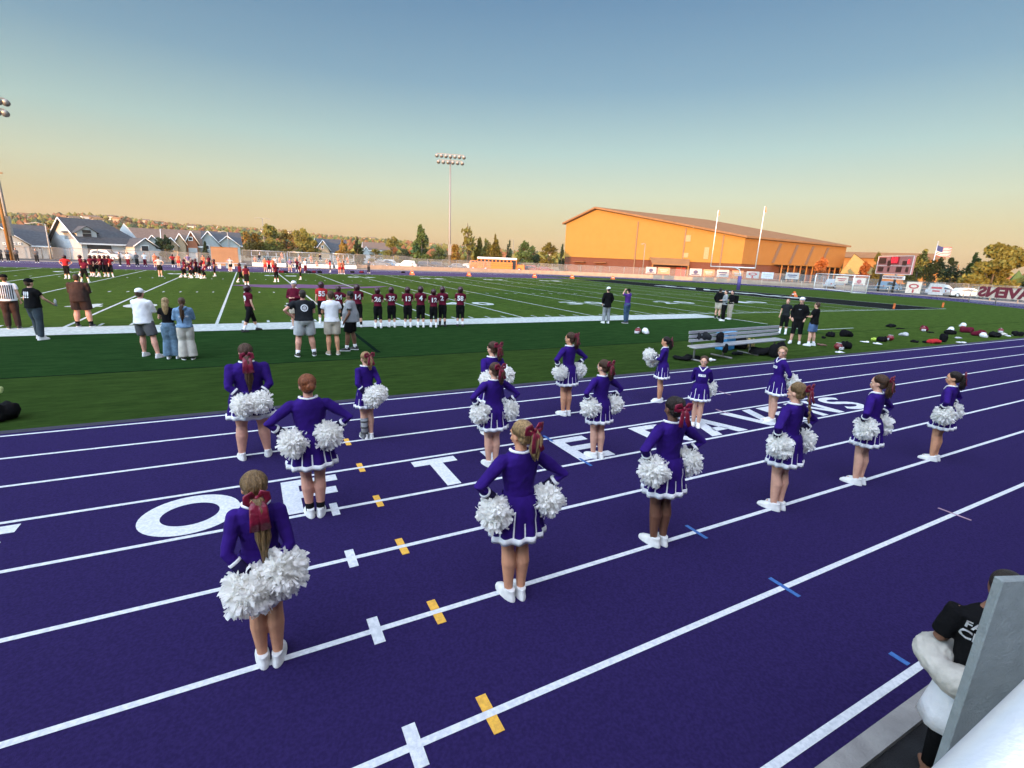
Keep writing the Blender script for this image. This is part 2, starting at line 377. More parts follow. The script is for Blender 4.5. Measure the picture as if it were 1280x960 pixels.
for k, s_ in ((-8, '10'), (-6, '20'), (-4, '30'), (-2, '40'), (0, '50'), (2, '40'), (4, '30'), (6, '20'), (8, '10')):
    for q, c in enumerate(s_): digits(c, k*W5+(-1.05 if q == 0 else 1.05), YS+7.3, 1.35, 1.83)
    for q, c in enumerate(s_): digits(c, k*W5+(1.05 if q == 0 else -1.05), YS+FW-7.3, 1.35, 1.83, math.pi)
digits('RAVENS', 50.3, YS+22, 22, 2.2, -math.pi/2)
st('field_numbers', b, M_fline)
b = B(); b.poly([(45.79, YS+.005, .004), (54.8, YS+.005, .004), (54.8, YS+FW, .004), (45.79, YS+FW, .004)])
st('end_zone', b, mat('black_turf', (.010, .011, .011), 1, (.014, .016, .015), 2, spec=0))
b = B()
def lg(pts, mi=0, z=.0045): b.poly([(p[0], p[1], z) for p in pts], mi)
lg([(-4.8, 36.2), (-2.6, 34.0), (-.6, 33.2), (1.3, 34.0), (3.0, 35.6), (6.4, 39.4), (2.2, 37.6), (.6, 38.4), (-1.5, 37.2), (-3.2, 37.4)])
lg([(.4, 33.4), (3.2, 33.0), (6.6, 34.6), (8.4, 37.4), (5.6, 36.0), (3.3, 35.5), (1.4, 34.0)])
st('midfield_mark', b, mat('purple_turf', (.085, .03, .10), .9, (.06, .02, .08), 3))
b = B(); strip(-.07, .07, 5.1, 10.4, .005); strip(-40, 50, 4.30, 4.36, .003)
st('turf_seams', b, mat('seam_green', (.006, .016, .010), 1, spec=0))
# ---- hills
RID = [(-200, 262), (0, 267), (60, 268), (110, 266), (160, 270), (200, 276), (260, 281), (350, 288), (420, 294), (480, 298), (560, 306), (640, 313), (705, 316), (900, 330), (1060, 334), (1280, 350), (1500, 362)]
def az(px): d = rayd(px, hrow(px)); return math.atan2(d.x, d.y)
RA = [(az(p), p, y) for p, y in RID]
def ridge(a, dist):
    for (a0, p0, y0), (a1, p1, y1) in zip(RA, RA[1:]):
        if a <= a1:
            t = max(0, min(1, (a-a0)/(a1-a0))); px = p0+(p1-p0)*t; py = y0+(y1-y0)*t
            q = D(px, dist); return max(3, Z(q, py+3, -40, 400))
    return 3
def hill_z(x, y):
    dx, dy = x-CP.x, y-CP.y; r = math.hypot(dx, dy); a = math.atan2(dx, dy)
    t = max(0, min(1, (r-230)/(1500-230))); s = t**1.05
    k = ridge(a, 1500)
    n = math.sin(x*.011+1)*math.cos(y*.009)*5*s + math.sin(x*.031)*math.sin(y*.027+2)*2.4*s
    return -.3 + k*s*.97 + n*.6 if r > 230 else -.3
b = B(); na, nr = 130, 34; vs = []
a0_, a1_ = az(-160), az(1450)
for i in range(na+1):
    a = a0_+(a1_-a0_)*i/na; row = []
    for j in range(nr+1):
        r = 225+ (1700-225)*(j/nr)**1.3; x, y = CP.x+math.sin(a)*r, CP.y+math.cos(a)*r
        row.append(b.bm.verts.new((x, y, hill_z(x, y) if j else -.3)))
    vs.append(row)
for i in range(na):
    for j in range(nr): b.bm.faces.new((vs[i][j], vs[i+1][j], vs[i+1][j+1], vs[i][j+1])).smooth = True
M_hill = mat('hill_scrub', (.24, .15, .062), .95, (.085, .085, .035), .018, 0, 1, .2, detail=10); fuzz(M_hill, 3, 1, .4)
st('hills', b, M_hill)
# ================================================================== STRUCTURES AND BACKGROUND
M_alu = mat('aluminium', (.62, .64, .66), .35, (.55, .57, .6), 9, 0, .1, 60, metal=.75)
M_steel = mat('galvanised_steel', (.24, .23, .21), .6, (.19, .18, .17), 6, 0, metal=.3)
M_white = mat('white_paint', (.78, .78, .76), .5, (.70, .70, .68), 3)
M_dkm = mat('dark_metal', (.03, .03, .032), .5)
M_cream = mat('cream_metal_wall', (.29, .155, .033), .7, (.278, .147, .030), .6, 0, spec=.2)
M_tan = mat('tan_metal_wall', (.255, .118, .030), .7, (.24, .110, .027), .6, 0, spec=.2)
M_roof = mat('brown_roof', (.22, .115, .052), .85, (.19, .098, .044), .5, 0, spec=.2)
M_glass = mat('window_glass', (.03, .035, .045), .08, (.02, .025, .03), 1)
M_shing = mat('dark_shingle', (.055, .06, .068), .9, (.035, .038, .045), 3, 0, .5, 8, detail=6)
M_shingb = mat('brown_shingle', (.14, .10, .08), .9, (.09, .065, .05), 3, 0, .5, 8, detail=6)
M_orange = mat('safety_orange', (.75, .16, .03), .6)
M_maroon = mat('maroon_cloth', (.16, .012, .028), .75, (.11, .008, .018), 12, 0, .3, 60)
def brick_mat():
    m = bpy.data.materials.new('red_brick'); m.use_nodes = True; t = m.node_tree; L = t.links.new; b = t.nodes['Principled BSDF']
    tc = t.nodes.new('ShaderNodeTexCoord'); k = t.nodes.new('ShaderNodeTexBrick'); mp = t.nodes.new('ShaderNodeMapping'); L(tc.outputs['Object'], mp.inputs[0])
    mp.inputs['Rotation'].default_value = (R(90), 0, 0); L(mp.outputs[0], k.inputs['Vector']); k.inputs['Scale'].default_value = 2.2
    k.inputs['Color1'].default_value = (.115, .030, .011, 1); k.inputs['Color2'].default_value = (.09, .022, .009, 1); k.inputs['Mortar'].default_value = (.13, .07, .04, 1); k.inputs['Mortar Size'].default_value = .012
    L(k.outputs['Color'], b.inputs['Base Color']); b.inputs['Roughness'].default_value = .9; return m
M_brick = brick_mat()
def mesh_fabric(name, col, dens):
    m = bpy.data.materials.new(name); m.use_nodes = True; t = m.node_tree; L = t.links.new; b = t.nodes['Principled BSDF']; b.inputs['Base Color'].default_value = (*col, 1); b.inputs['Roughness'].default_value = .6
    tr = t.nodes.new('ShaderNodeBsdfTransparent'); mx = t.nodes.new('ShaderNodeMixShader'); mx.inputs[0].default_value = dens
    L(tr.outputs[0], mx.inputs[1]); L(b.outputs[0], mx.inputs[2]); L(mx.outputs[0], t.nodes['Material Output'].inputs[0]); return m
M_mesh = mesh_fabric('chain_link_wire', (.42, .42, .42), .20)
def wallM(P0, P1):           # matrix: local x along P0->P1, y outward-left, z up, origin P0
    P0, P1 = Vector(P0), Vector(P1); x = (P1-P0); x.z = 0; L = x.length; x.normalize(); y = Vector((-x.y, x.x, 0))
    M = Matrix((x, y, Vector((0, 0, 1)))).transposed().to_4x4(); M.translation = P0; return M, L
# ---- grandstand the camera stands in (behind the lens; its added back wall throws the long shade over track and field)
g = root('grandstand', (-9, -16, 0), 'aluminium grandstand with added shade wall behind the track, seen only at its front edge', 'grandstand')
def loc(o): o.location = -Vector(g.location); return o
b = B()
for k in range(11):
    y = -11.2-k*.95; z = 1.3+k*.62; b.box((-9, y, z-.05), (78, .93, .06)); b.box((-9, y-.30, z+.38), (78, .26, .05))
loc(b.build('seating', M_alu, g))
loc(B().box((-9, -10.3, 1.25), (78, 1.6, .08)).build('walkway_deck', M_alu, g))
loc(B().box((-9, -23.6, 8.4), (78, 3.0, 16.8)).build('shade_wall', M_tan, g))  # unseen wall added behind the stand, sized to throw the long shade
# ---- guard board and rail at the stand's front edge, right of the camera
bx, by = -.87, -9.18
q0 = G(1255, 727, 1.8); q1 = G(1280, 726.3, 1.8); dv = (q1-q0).normalized()
Pn = wallM(q0, q0+dv*2.2)[0]
t = root('guard_board', (q0.x, q0.y, .0), 'dark grey upright guard board at the lower right beside the silver rail', 'board')
b = B(); b.box((1.1, .02, .93), (2.2, .035, 1.74)); b.bevel(.004, 1); b.xf(Matrix.Rotation(math.atan2(dv.y, dv.x), 4, 'Z'))
o = b.build('panel', mat('grey_board', (.22, .25, .25), .75, (.185, .21, .21), 14, 0, .25, 90, detail=7), t)
b = B().box((1.1, .02, .04), (2.2, .05, .06)); b.xf(Matrix.Rotation(math.atan2(dv.y, dv.x), 4, 'Z')); b.build('foot', M_dkm, t)
zr = 2.50; r0 = G(1165, 960, zr); r1 = G(1280, 850, zr); dr = (r1-r0).normalized(); sd_ = Vector((dr.y, -dr.x, 0))
if (sd_.y > 0): sd_ = -sd_
rr_ = .05; c0 = r0+sd_*rr_*.92-dr*.25; c0.z = zr-.02; c1 = c0+dr*2.2
t = root('hand_rail', (c0.x, c0.y, 0), 'polished silver hand rail crossing the lower right corner in front of the board', 'rail')
b = B(); b.tube([c0-t.location, c1-t.location], rr_, 28); b.build('tube', mat('satin_aluminium', (.74, .77, .80), .42, (.70, .73, .77), 25, 0, .06, 200, metal=.55), t)
b = B(); b.tube([Vector((c1.x, c1.y, c1.z-.03))-t.location, Vector((c1.x, c1.y, 1.3))-t.location], .03, 14); b.build('post', M_alu, t)
# ---- gymnasium
Lp, Np, Fp = D(705, 150), D(926, 132), D(1052, 172)
Mw, Lw = wallM(Lp, Np)
inv = Mw.inverted()
def fac(px, py):       # pixel on the facade plane -> local (x, z)
    d = rayd(px, py); n = Vector((Mw[0][1], Mw[1][1], 0)); t = (Vector(Lp)-CP).dot(n)/d.dot(n); q = inv @ (CP+d*t); return q.x, q.z
Fl = inv @ Fp
gym = root('gymnasium', Lp, 'large cream gymnasium with brick base and brown roof behind the end zone', 'building')
gym.rotation_euler = (0, 0, math.atan2(Mw[1][0], Mw[0][0]))
xl, zl = 0, fac(705, 280)[1]; xp, zp = fac(746, 262); zn = fac(926, 297)[1]
# outline of the facade, then extruded back
dep = Vector((Fl.x-Lw, Fl.y, 0)); zb = 4.3
b = B(); fr = [(0, 0, zb), (Lw, 0, zb-.3), (Lw, 0, zn), (xp, 0, zp), (0, 0, zl)]
bk = [Vector(q)+dep for q in fr]; bk[3].z = zp-.5
bm = b.bm; A_ = [bm.verts.new(q) for q in fr]; C_ = [bm.verts.new(q) for q in bk]
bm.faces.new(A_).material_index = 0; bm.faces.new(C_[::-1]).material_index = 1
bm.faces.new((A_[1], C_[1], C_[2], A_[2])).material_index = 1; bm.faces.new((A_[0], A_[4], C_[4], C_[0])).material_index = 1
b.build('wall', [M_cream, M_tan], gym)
b = B(); fr = [(.15, .12, -.2), (Lw-.12, .12, -.2), (Lw-.12, .12, zb-.02), (.15, .12, zb-.02)]
A_ = [b.bm.verts.new(q) for q in fr]; C_ = [b.bm.verts.new(Vector(q)+dep*.995) for q in fr]; b.bm.faces.new(A_); b.bm.faces.new((A_[1], C_[1], C_[2], A_[2])); b.bm.faces.new((A_[0], A_[3], C_[3], C_[0]))
b.build('brick_base', M_brick, gym)
b = B(); ov = .7; un = dep.normalized()
rl = [Vector((-ov, 0, zl-.15)), Vector((xp, 0, zp+.25)), Vector((Lw+ov, 0, zn-.05))]
for i in range(2):
    p0, p1 = rl[i]-un*.8, rl[i+1]-un*.8; q0_, q1_ = p0+dep+un*1.6, p1+dep+un*1.6
    for dz in (0, .45): b.bm.faces.new([b.bm.verts.new(v+Vector((0, 0, dz))) for v in (p0, p1, q1_, q0_)])
    b.bm.faces.new([b.bm.verts.new(v) for v in (p0, p1, p1+Vector((0, 0, .45)), p0+Vector((0, 0, .45)))])
    if i == 1: b.bm.faces.new([b.bm.verts.new(v) for v in (p1, q1_, q1_+Vector((0, 0, .45)), p1+Vector((0, 0, .45)))])
b.build('roof', M_roof, gym)
for px, y0, y1 in ((795, 277, 338), (855, 285, 340), (903, 294, 340)):
    x, _ = fac(px, 310); z1 = fac(px, y0)[1]; z0 = .2; B().box((x, -.12, (z0+z1)/2), (.28, .16, z1-z0)).build('downspout', mat('brown_metal', (.20, .12, .07), .6), gym)
for x0, y0, x1, y1, nm in ((857, 294, 863, 302, 'vent'), (854, 316, 860, 322, 'vent'), (881, 309, 885, 324, 'window')):
    a_ = fac(x0, y0); c_ = fac(x1, y1); B().box(((a_[0]+c_[0])/2, -.06, (a_[1]+c_[1])/2), (abs(c_[0]-a_[0]), .10, abs(a_[1]-c_[1]))).build(nm, mat('louvre_metal', (.40, .25, .12), .6), gym)
a_ = fac(812, 321); c_ = fac(862, 330); x0_, x1_ = a_[0], fac(862, 325)[0]
b = B(); b.poly([(x0_, 0.05, 4.9), (x1_, .05, 4.7), (x1_+1.2, -3.6, 3.3), (x0_+2.2, -3.6, 3.4)]); b.poly([(x0_+2.2, -3.6, 3.4), (x1_+1.2, -3.6, 3.3), (x1_+1.2, -3.6, 3.0), (x0_+2.2, -3.6, 3.05)]); can = b.build('canopy', M_roof, gym)
for x in (x0_+2.4, x1_+1.0): B().box((x, -3.5, 1.5), (.3, .3, 3.0)).build('column', M_tan, gym)
x, _ = fac(851, 335); o = B().box((x, .04, 1.3), (2.4, .12, 2.6)).build('door', mat('red_door', (.32, .03, .02), .6), gym)
for px in (725, 751):
    x, _ = fac(px, 333); B().box((x, .04, 1.15), (1.1, .1, 2.3)).build('door', mat('brown_door', (.10, .045, .03), .6), gym); B().box((x, -.5, 3.0), (3.6, 1.3, .16)).build('awning', M_roof, gym)
# slanted dark stripes and the open gallery on the long side
sx = Vector((Lw, 0, 0)); nrm = Vector((un.y, -un.x, 0))
for t_ in (.30, .46, .62, .78):
    p = sx+dep*t_+nrm*.05; b = B(); lean = un*(-2.2)
    ln = [p+Vector((0, 0, 9.4)), p+un*1.1+Vector((0, 0, 9.4)), p+un*1.1+lean+Vector((0, 0, 4.6)), p+lean+Vector((0, 0, 4.6))]
    for v in ln: pass
    a1 = [b.bm.verts.new(v+nrm*.12) for v in ln]; a2 = [b.bm.verts.new(v) for v in ln]; b.bm.faces.new(a1)
    for i in range(4): b.bm.faces.new((a1[i], a1[(i+1) % 4], a2[(i+1) % 4], a2[i]))
    b.build('slanted_stripe', mat('stripe_brown', (.17, .10, .06), .6), gym)
for k in range(12):
    p = sx+dep*(.28+k*.06)+nrm*2.2; b = B(); b.box((p.x, p.y, 2.05), (.28, .28, 4.3)); b.build('gallery_post', M_tan, gym)
b = B(); p0, p1 = sx+dep*.26, sx+dep*.98
b.bm.faces.new([b.bm.verts.new(v) for v in (p0+Vector((0, 0, 4.25)), p1+Vector((0, 0, 4.25)), p1+nrm*2.6+Vector((0, 0, 4.2)), p0+nrm*2.6+Vector((0, 0, 4.2)))]); b.build('gallery_roof', M_roof, gym)
for k in range(4):
    b = B(); p = sx+dep*(.36+k*.16)+nrm*.04; b.bm.faces.new([b.bm.verts.new(v) for v in (p+Vector((0, 0, .1)), p+un*4+Vector((0, 0, .1)), p+un*4+Vector((0, 0, 3.2)), p+Vector((0, 0, 3.2)))])
    b.build('window', M_glass, gym)
# ---- low wing and long roof to the right of the gymnasium
P0, P1 = D(1050, 165), D(1104, 165); Mq, Lq = wallM(P0, P1)
t = root('school_wing', P0, 'low school wing with a sunlit triangular wall right of the gymnasium', 'building'); t.rotation_euler = (0, 0, math.atan2(Mq[1][0], Mq[0][0]))
zA = Z(D(1056, 165), 321); b = B(); b.prism([(0, 0), (Lq, 0), (Lq, 14), (0, 14)], 0, 2.6); b.build('wall', M_brick, t)
b = B(); tri = [(0, -.3, 2.7), (Lq*.98, -.3, 2.7), (Lq*.25, -.3, zA+.8)]; q_ = [(x, 14, z) for x, y, z in tri]
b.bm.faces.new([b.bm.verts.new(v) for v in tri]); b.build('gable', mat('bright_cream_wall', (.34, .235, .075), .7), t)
b = B(); e0, e1, e2 = [Vector((x, -.5, z+.1)) for x, y, z in (tri[0], tri[2], tri[1])]; bk_ = Vector((0, 16, 0))
for a1, a2 in ((e0, e1), (e1, e2)): b.bm.faces.new([b.bm.verts.new(v) for v in (a1, a2, a2+bk_, a1+bk_)])
b.build('roof', M_roof, t)
P0, P1 = D(1052, 215), D(1172, 215); Mq, Lq = wallM(P0, P1); t = root('far_school_building', P0, 'long low brown roofed school building behind the scoreboard', 'building'); t.rotation_euler = (0, 0, math.atan2(Mq[1][0], Mq[0][0]))
zt = Z(D(1110, 215), 315); B().box((Lq/2, 8, (zt-2)/2), (Lq, 16, zt-2)).build('wall', M_tan, t)
b = B(); b.poly([(-1, -1, zt-2.2), (Lq+1, -1, zt-2.2), (Lq+1, 8, zt), (-1, 8, zt)]); b.poly([(-1, 17, zt-2.2), (Lq+1, 17, zt-2.2), (Lq+1, 8, zt), (-1, 8, zt)]); b.build('roof', M_roof, t)
# ---- flood light masts
def lamp_head(parent, z, w, rows, M_=None, face=-.5):
    rs = 0
    for r_, n_ in enumerate(rows):
        zz = z-r_*1.35; wd = w*(1-.12*r_)
        B().box((0, 0, zz+.3), (wd, .16, .16)).build('crossarm', M_steel, parent)
        for k in range(n_):
            x = -wd/2+wd*k/(n_-1); b = B(); b.tube([(x, .1, zz), (x, -.35, zz-.18), (x, -.55, zz-.30)], [.16, .42, .46], 10)
            l = b.build('lamp', mat('lamp_housing', (.30, .31, .32), .45, metal=.4), parent)
def mast(pxb, dist, ytop, label, rows, w, rad=.32):
    P = D(pxb, dist); z = Z(P, ytop); t = root('floodlight_mast', P, label, 'floodlight', 'floodlight masts around the field'); t.rotation_euler = (0, 0, math.atan2(P.y-CP.y, P.x-CP.x)-math.pi/2+.05)
    B().tube([(0, 0, 0), (0, 0, z*.3), (0, 0, z)], [rad, rad*.85, rad*.5], 14).build('pole', M_steel, t)
    B().box((.0, -.35, 4.6), (.8, .5, 2.6)).build('control_box', M_steel, t); lamp_head(t, z-.3, w, rows); return t
mast(562, 128, 193, 'tall steel floodlight mast with two rows of lamps in the middle of the skyline', (7, 6), 6.4)
P = D(14, 96); t = mast(13, 100, 118, 'tall floodlight mast at the left edge beside the grey gabled house', (7, 6), 4.4, .22)
P = D(9, 99); t = root('utility_pole', P, 'bare wooden utility pole standing just left of the floodlight mast', 'pole'); B().tube([(0, 0, 0), (0, 0, 12)], [.2, .14]).build('pole', M_tan, t); B().box((0, 0, 11.4), (1.8, .12, .14)).build('crossarm', M_tan, t)
M_lampw = mat('pole_pale_paint', (.40, .37, .33), .6)
def street_lamp(px, yb, ytop, dist, label, arm=1.2, two=False):
    P = D(px, dist); z = Z(P, ytop); t = root('street_lamp', P, label, 'street lamp', 'street lamps beyond the field')
    B().tube([(0, 0, 0), (0, 0, z)], [.11, .07], 10).build('pole', M_steel if px > 300 else M_lampw, t)
    for s_ in ((-1, 1) if two else (-1,)):
        B().tube([(0, 0, z-.1), (s_*arm*.5, 0, z+.15), (s_*arm, 0, z)], [.06, .05, .05], 8).build('arm', M_lampw, t); B().box((s_*arm*1.15, 0, z-.05), (.6, .25, .14)).build('lamp', M_lampw, t)
street_lamp(60, 320, 280, 108, 'curved street lamp between the two dark roofed houses', 1.8)
street_lamp(286, 325, 290, 120, 'short street lamp behind the brown container')
street_lamp(331, 318, 273, 150, 'double headed lamp post above the yellow trees', 1.4, True)
street_lamp(641, 330, 300, 190, 'thin street lamp over the parked school bus', 1.2)
street_lamp(804, 335, 305, 128, 'lamp post standing against the gymnasium wall', .9)
# ---- scoreboard
Pb0, Pb1 = G(1097, 364), D(1120, 106); c_ = (Pb0+Pb1)/2; dd = Pb1-Pb0; an = math.atan2(dd.y, dd.x)
t = root('scoreboard', Pb0, 'red trimmed scoreboard on two black posts beyond the right end zone', 'scoreboard'); t.rotation_euler = (0, 0, an); W_ = dd.length
zb_, zt_ = Z(D(1115, 108), 342.5), Z(D(1115, 108), 320.5)
sw = 8.9; x0_ = -1.0; hh = zt_-zb_
for x in (0, W_): B().tube([(x, 0, 0), (x, 0, zt_)], .17, 10).build('post', M_dkm, t)
fr_ = B().box((x0_+sw/2, -.25, (zb_+zt_)/2), (sw, .3, hh)).build('cabinet', mat('faded_red_panel', (.46, .17, .15), .6), t)
b = B(); y_ = -.43
for (cx_, cz_, w_, h_) in ((sw/2, hh, sw, .12), (sw/2, 0, sw, .12), (0, hh/2, .12, hh), (sw, hh/2, .12, hh), (sw/2, hh*.46, sw, .09)): b.box((x0_+cx_, y_, zb_+cz_), (w_, .06, h_))
b.build('frame', mat('pale_trim', (.75, .62, .58), .5), t)
for (cx_, cz_, w_, h_) in ((1.25, .74, 1.9, .34), (3.2, .60, .9, .3), (7.0, .60, 1.0, .26), (1.2, .25, 1.4, .26), (3.3, .25, .5, .24), (5.9, .26, 1.3, .28), (7.9, .26, .6, .26)):
    B().box((x0_+cx_, y_-.02, zb_+cz_*hh), (w_, .04, h_*hh)).build('display', mat('display_black', (.03, .012, .02), .3), t)
M_led = bpy.data.materials.new('red_led'); M_led.use_nodes = True; bs = M_led.node_tree.nodes['Principled BSDF']; bs.inputs['Base Color'].default_value = (.5, .01, .02, 1); bs.inputs['Emission Color'].default_value = (1, .03, .05, 1); bs.inputs['Emission Strength'].default_value = .8
b = B(); b.box((x0_+4.45, y_-.02, zb_+.76*hh), (2.2, .04, .42*hh)); b.build('clock_panel', mat('display_red', (.30, .01, .03), .4), t)
tb = text_bm('0:00', 1.3, .03, .01, 1.6); tb.xf(Matrix.Translation((x0_+4.45, y_-.07, zb_+.76*hh)) @ Matrix.Rotation(R(90), 4, 'X')); tb.build('clock_digits', M_led, t)
tb = text_bm('0', 1.0, .03, .01, .5); tb.xf(Matrix.Translation((x0_+8.0, y_-.07, zb_+.68*hh)) @ Matrix.Rotation(R(90), 4, 'X')); tb.build('score_digit', M_led, t)
B().box((x0_+4.7, -.2, zb_-.55), (5.4, .2, .6)).build('name_board', M_white, t)
b = B()
for k in range(14): b.box((x0_+2.3+k*.36, -.32, zb_-.55), (.2, .03, .3))
b.build('name_marks', M_maroon, t)
# ---- flag pole with flag
P = G(1158, 363); zf = Z(P, 303); t = root('flag_pole', P, 'silver flag pole right of the scoreboard', 'flag pole'); B().tube([(0, 0, 0), (0, 0, zf)], [.10, .05]).build('pole', M_alu, t); B().blob((0, 0, zf+.1), (.12,)*3).build('finial', M_alu, t)
b = B(); fx = Vector((CR.x, CR.y, 0)).normalized(); n_ = 14; nz = 13; rows_ = []
for i in range(n_+1):
    u = i/n_; off = math.sin(u*7)*.25*u; rows_.append([b.bm.verts.new(Vector((P.x, P.y, zf-.5-j*2.0/nz-u*.55-.15*math.sin(u*5)))+fx*(u*3.3)+Vector((-fx.y, fx.x, 0))*off) for j in range(nz+1)])
for i in range(n_):
    for j in range(nz):
        f = b.bm.faces.new((rows_[i][j], rows_[i+1][j], rows_[i+1][j+1], rows_[i][j+1])); f.material_index = 2 if (u := i/n_) < .4 and j < 7 else (j % 2); f.smooth = True
tag(b.build('flag', [mat('flag_red', (.45, .02, .03), .8), mat('flag_white', (.7, .66, .62), .8), mat('flag_blue', (.03, .04, .14), .8)]), 'striped red and white flag with blue corner flying from the pole', 'flag')
P = G(1191, 361); zf2 = Z(P, 331); t = root('wooden_pole', P, 'slim bare pole between the flag pole and the big yellow green tree', 'pole'); B().tube([(0, 0, 0), (0, 0, zf2)], [.14, .09]).build('pole', M_tan, t); B().blob((0, 0, zf2), (.12, .12, .08)).build('cap', M_tan, t)
# ---- goal post
GX, GY = 12*W5, YS+FW/2
t = root('goal_post', (GX+1.9, GY, 0), 'white football goal post with purple padded base', 'goal post')
B().tube([(0, 0, 0), (0, 0, 1.9)], .24, 16).build('pad', mat('purple_pad', (.07, .05, .22), .5), t)
B().tube([(0, 0, 1.8), (0, 0, 2.25), (-.35, 0, 2.75), (-1.2, 0, 3.0), (-1.85, 0, 3.05)], .085, 12).build('gooseneck', M_white, t)
B().tube([(-1.9, -3.56, 3.05), (-1.9, 3.56, 3.05)], .07, 12).build('crossbar', M_white, t)
for s_ in (-1, 1):
    up = B().tube([(-1.9, s_*3.56, 3.0), (-1.9, s_*3.56, 10.6)], [.055, .045], 10).build('upright', M_white, t)
    b = B(); b.poly([(-1.9, s_*3.56, 10.6), (-1.8, s_*3.56-.12, 10.5), (-1.75, s_*3.56-.2, 9.9), (-1.86, s_*3.56-.05, 9.95)]); b.build('ribbon', M_orange, up)
# ---- soccer goal on the curve
P0, P1 = G(1017, 361), G(1064, 366.5); Mq, Lq = wallM(P0, P1); t = root('soccer_goal', P0, 'white soccer goal frame with net parked on the bend of the track', 'soccer goal'); t.rotation_euler = (0, 0, math.atan2(Mq[1][0], Mq[0][0])); hg_ = 2.6
b = B(); b.tube([(0, 0, 0), (0, 0, hg_)], .07); b.tube([(Lq, 0, 0), (Lq, 0, hg_)], .07); b.tube([(0, 0, hg_), (Lq, 0, hg_)], .07); b.build('front_frame', M_white, t)
b = B(); b.tube([(.1, 2, 0), (.1, 2, hg_), (0, 0, hg_)], .045); b.tube([(Lq, 2, 0), (Lq, 2, hg_), (Lq, 0, hg_)], .045); b.tube([(.1, 2, hg_), (Lq, 2, hg_)], .045); b.tube([(0, 0, .05), (0, 2, .05), (Lq, 2, .05), (Lq, 0, .05)], .045); b.build('rear_frame', M_white, t)
b = B(); b.poly([(0, 2, 0), (Lq, 2, 0), (Lq, 2, hg_), (0, 2, hg_)]); b.poly([(0, 0, 0), (0, 2, 0), (0, 2, hg_), (0, 0, hg_)]); b.poly([(Lq, 0, 0), (Lq, 2, 0), (Lq, 2, hg_), (Lq, 0, hg_)]); b.build('net', mesh_fabric('goal_net', (.7, .7, .7), .10), t)
# ---- pylons and yard markers
for px, py, h_, lb in ((1117, 386, .46, 'orange pylon at the near corner of the goal line'), (1178, 384.3, .46, 'orange pylon at the near corner of the end line')):
    P = G(px, py); B_ = B(); B_.box((P.x, P.y, h_/2+.01), (.12, .12, h_)); B_.bevel(.01); tag(B_.build('pylon', M_orange), lb, 'pylon', 'end zone pylons')
for k, px in enumerate((515, 586, 668, 715, 766, 992)):
    P = D(px, 84) if px != 992 else G(992, 371)
    if px < 900: P = G(px, Vector((0, 0, 0)).x+ (343.6+(px-515)*.022)); 
    t = root('yard_marker', P, ('first', 'second', 'third', 'fourth', 'fifth', 'sixth')[k]+' orange wedge yard marker from the left along the far sideline' if px < 900 else 'small orange marker standing on the black end zone', 'yard marker', 'orange yard markers')
    b = B(); s_ = .34; 
    for q_ in (-1, 1):
        b.bm.faces.new([b.bm.verts.new(v) for v in ((-s_, q_*.28, 0), (s_, q_*.28, 0), (s_*.5, 0.01*q_, .62), (-s_*.5, 0.01*q_, .62))])
    b.build('wedge', M_orange, t); B().box((0, 0, .3), (.3, .3, .14)).build('number_plate', M_white, t)
# ---- fences
def arcpt(r, a): return Vector((CX+r*math.sin(a), CY-r*math.cos(a), 0))
def fence(pts, h, label, step=3.0, rails=(1,), mesh=True, pm=None, name='chain_link_fence', cat='fence', rad=.04, group=None, prad=.05):
    pts = [Vector(p) for p in pts]; o0 = pts[0]; t = root(name, o0, label, cat, group); Ls = [0]
    for a, c in zip(pts, pts[1:]): Ls.append(Ls[-1]+(c-a).length)
    def at(s):
        for i in range(len(pts)-1):
            if s <= Ls[i+1]+1e-6: return pts[i].lerp(pts[i+1], (s-Ls[i])/(Ls[i+1]-Ls[i]))
        return pts[-1]
    n = max(1, int(Ls[-1]/step)); ps = [at(Ls[-1]*k/n)-o0 for k in range(n+1)]; pm = pm or M_steel
    pmesh = None
    for q in ps:
        if pmesh is None: pmesh = B().tube([(0, 0, 0), (0, 0, h)], prad, 8).mesh('post'); 
        o = link('post', pmesh, t, () if pmesh.materials else (pm,)); o.location = q
    for r in rails:
        b = B()
        for a, c in zip(ps, ps[1:]): b.tube([a+Vector((0, 0, h*r)), c+Vector((0, 0, h*r))], rad, 6)
        b.build('rail', pm, t)
    if mesh:
        b = B()
        for a, c in zip(ps, ps[1:]): b.poly([a, c, c+Vector((0, 0, h)), a+Vector((0, 0, h))])
        b.build('wire_mesh', M_mesh, t)
    return t
YF = 96
fence([(-75, YF, 0), (-32, YF, 0)], 1.8, 'chain link fence in front of the left houses', 3.2)
fence([(-32, YF, 0), (-4, YF, 0)], 1.8, 'chain link fence in front of the small gabled houses', 3.2)
fence([(-4, YF, 0), (28, YF, 0)], 2.6, 'tall chain link fence behind the visiting team bleachers', 4)
fence([(28, YF, 0), (52, YF, 0), arcpt(52+5, math.pi-.35), arcpt(56, math.pi-.62)], 2.2, 'chain link fence in front of the parked cars and bus', 3.2)
aa = [math.pi-.62-k*.1 for k in range(9)]
fence([arcpt(55, a) for a in aa], 2.2, 'chain link fence in front of the gymnasium', 3.2)
ab = [aa[-1]-k*.12 for k in range(10)]
fence([arcpt(54, a) for a in ab[:6]], 2.0, 'chain link fence behind the soccer goal', 3.2)
fence([arcpt(54, a) for a in ab[5:]], 2.0, 'chain link fence right of the flag pole', 3.2)
ac = [math.radians(d) for d in range(112, 50, -6)]
fence([arcpt(47.5, a) for a in ac], 1.05, 'low white pipe barrier along the outside of the bend', 3.4, (1, .5), False, mat('barrier_cream_paint', (.50, .40, .30), .6), 'pipe_barrier', 'barrier', .045, None, .06)
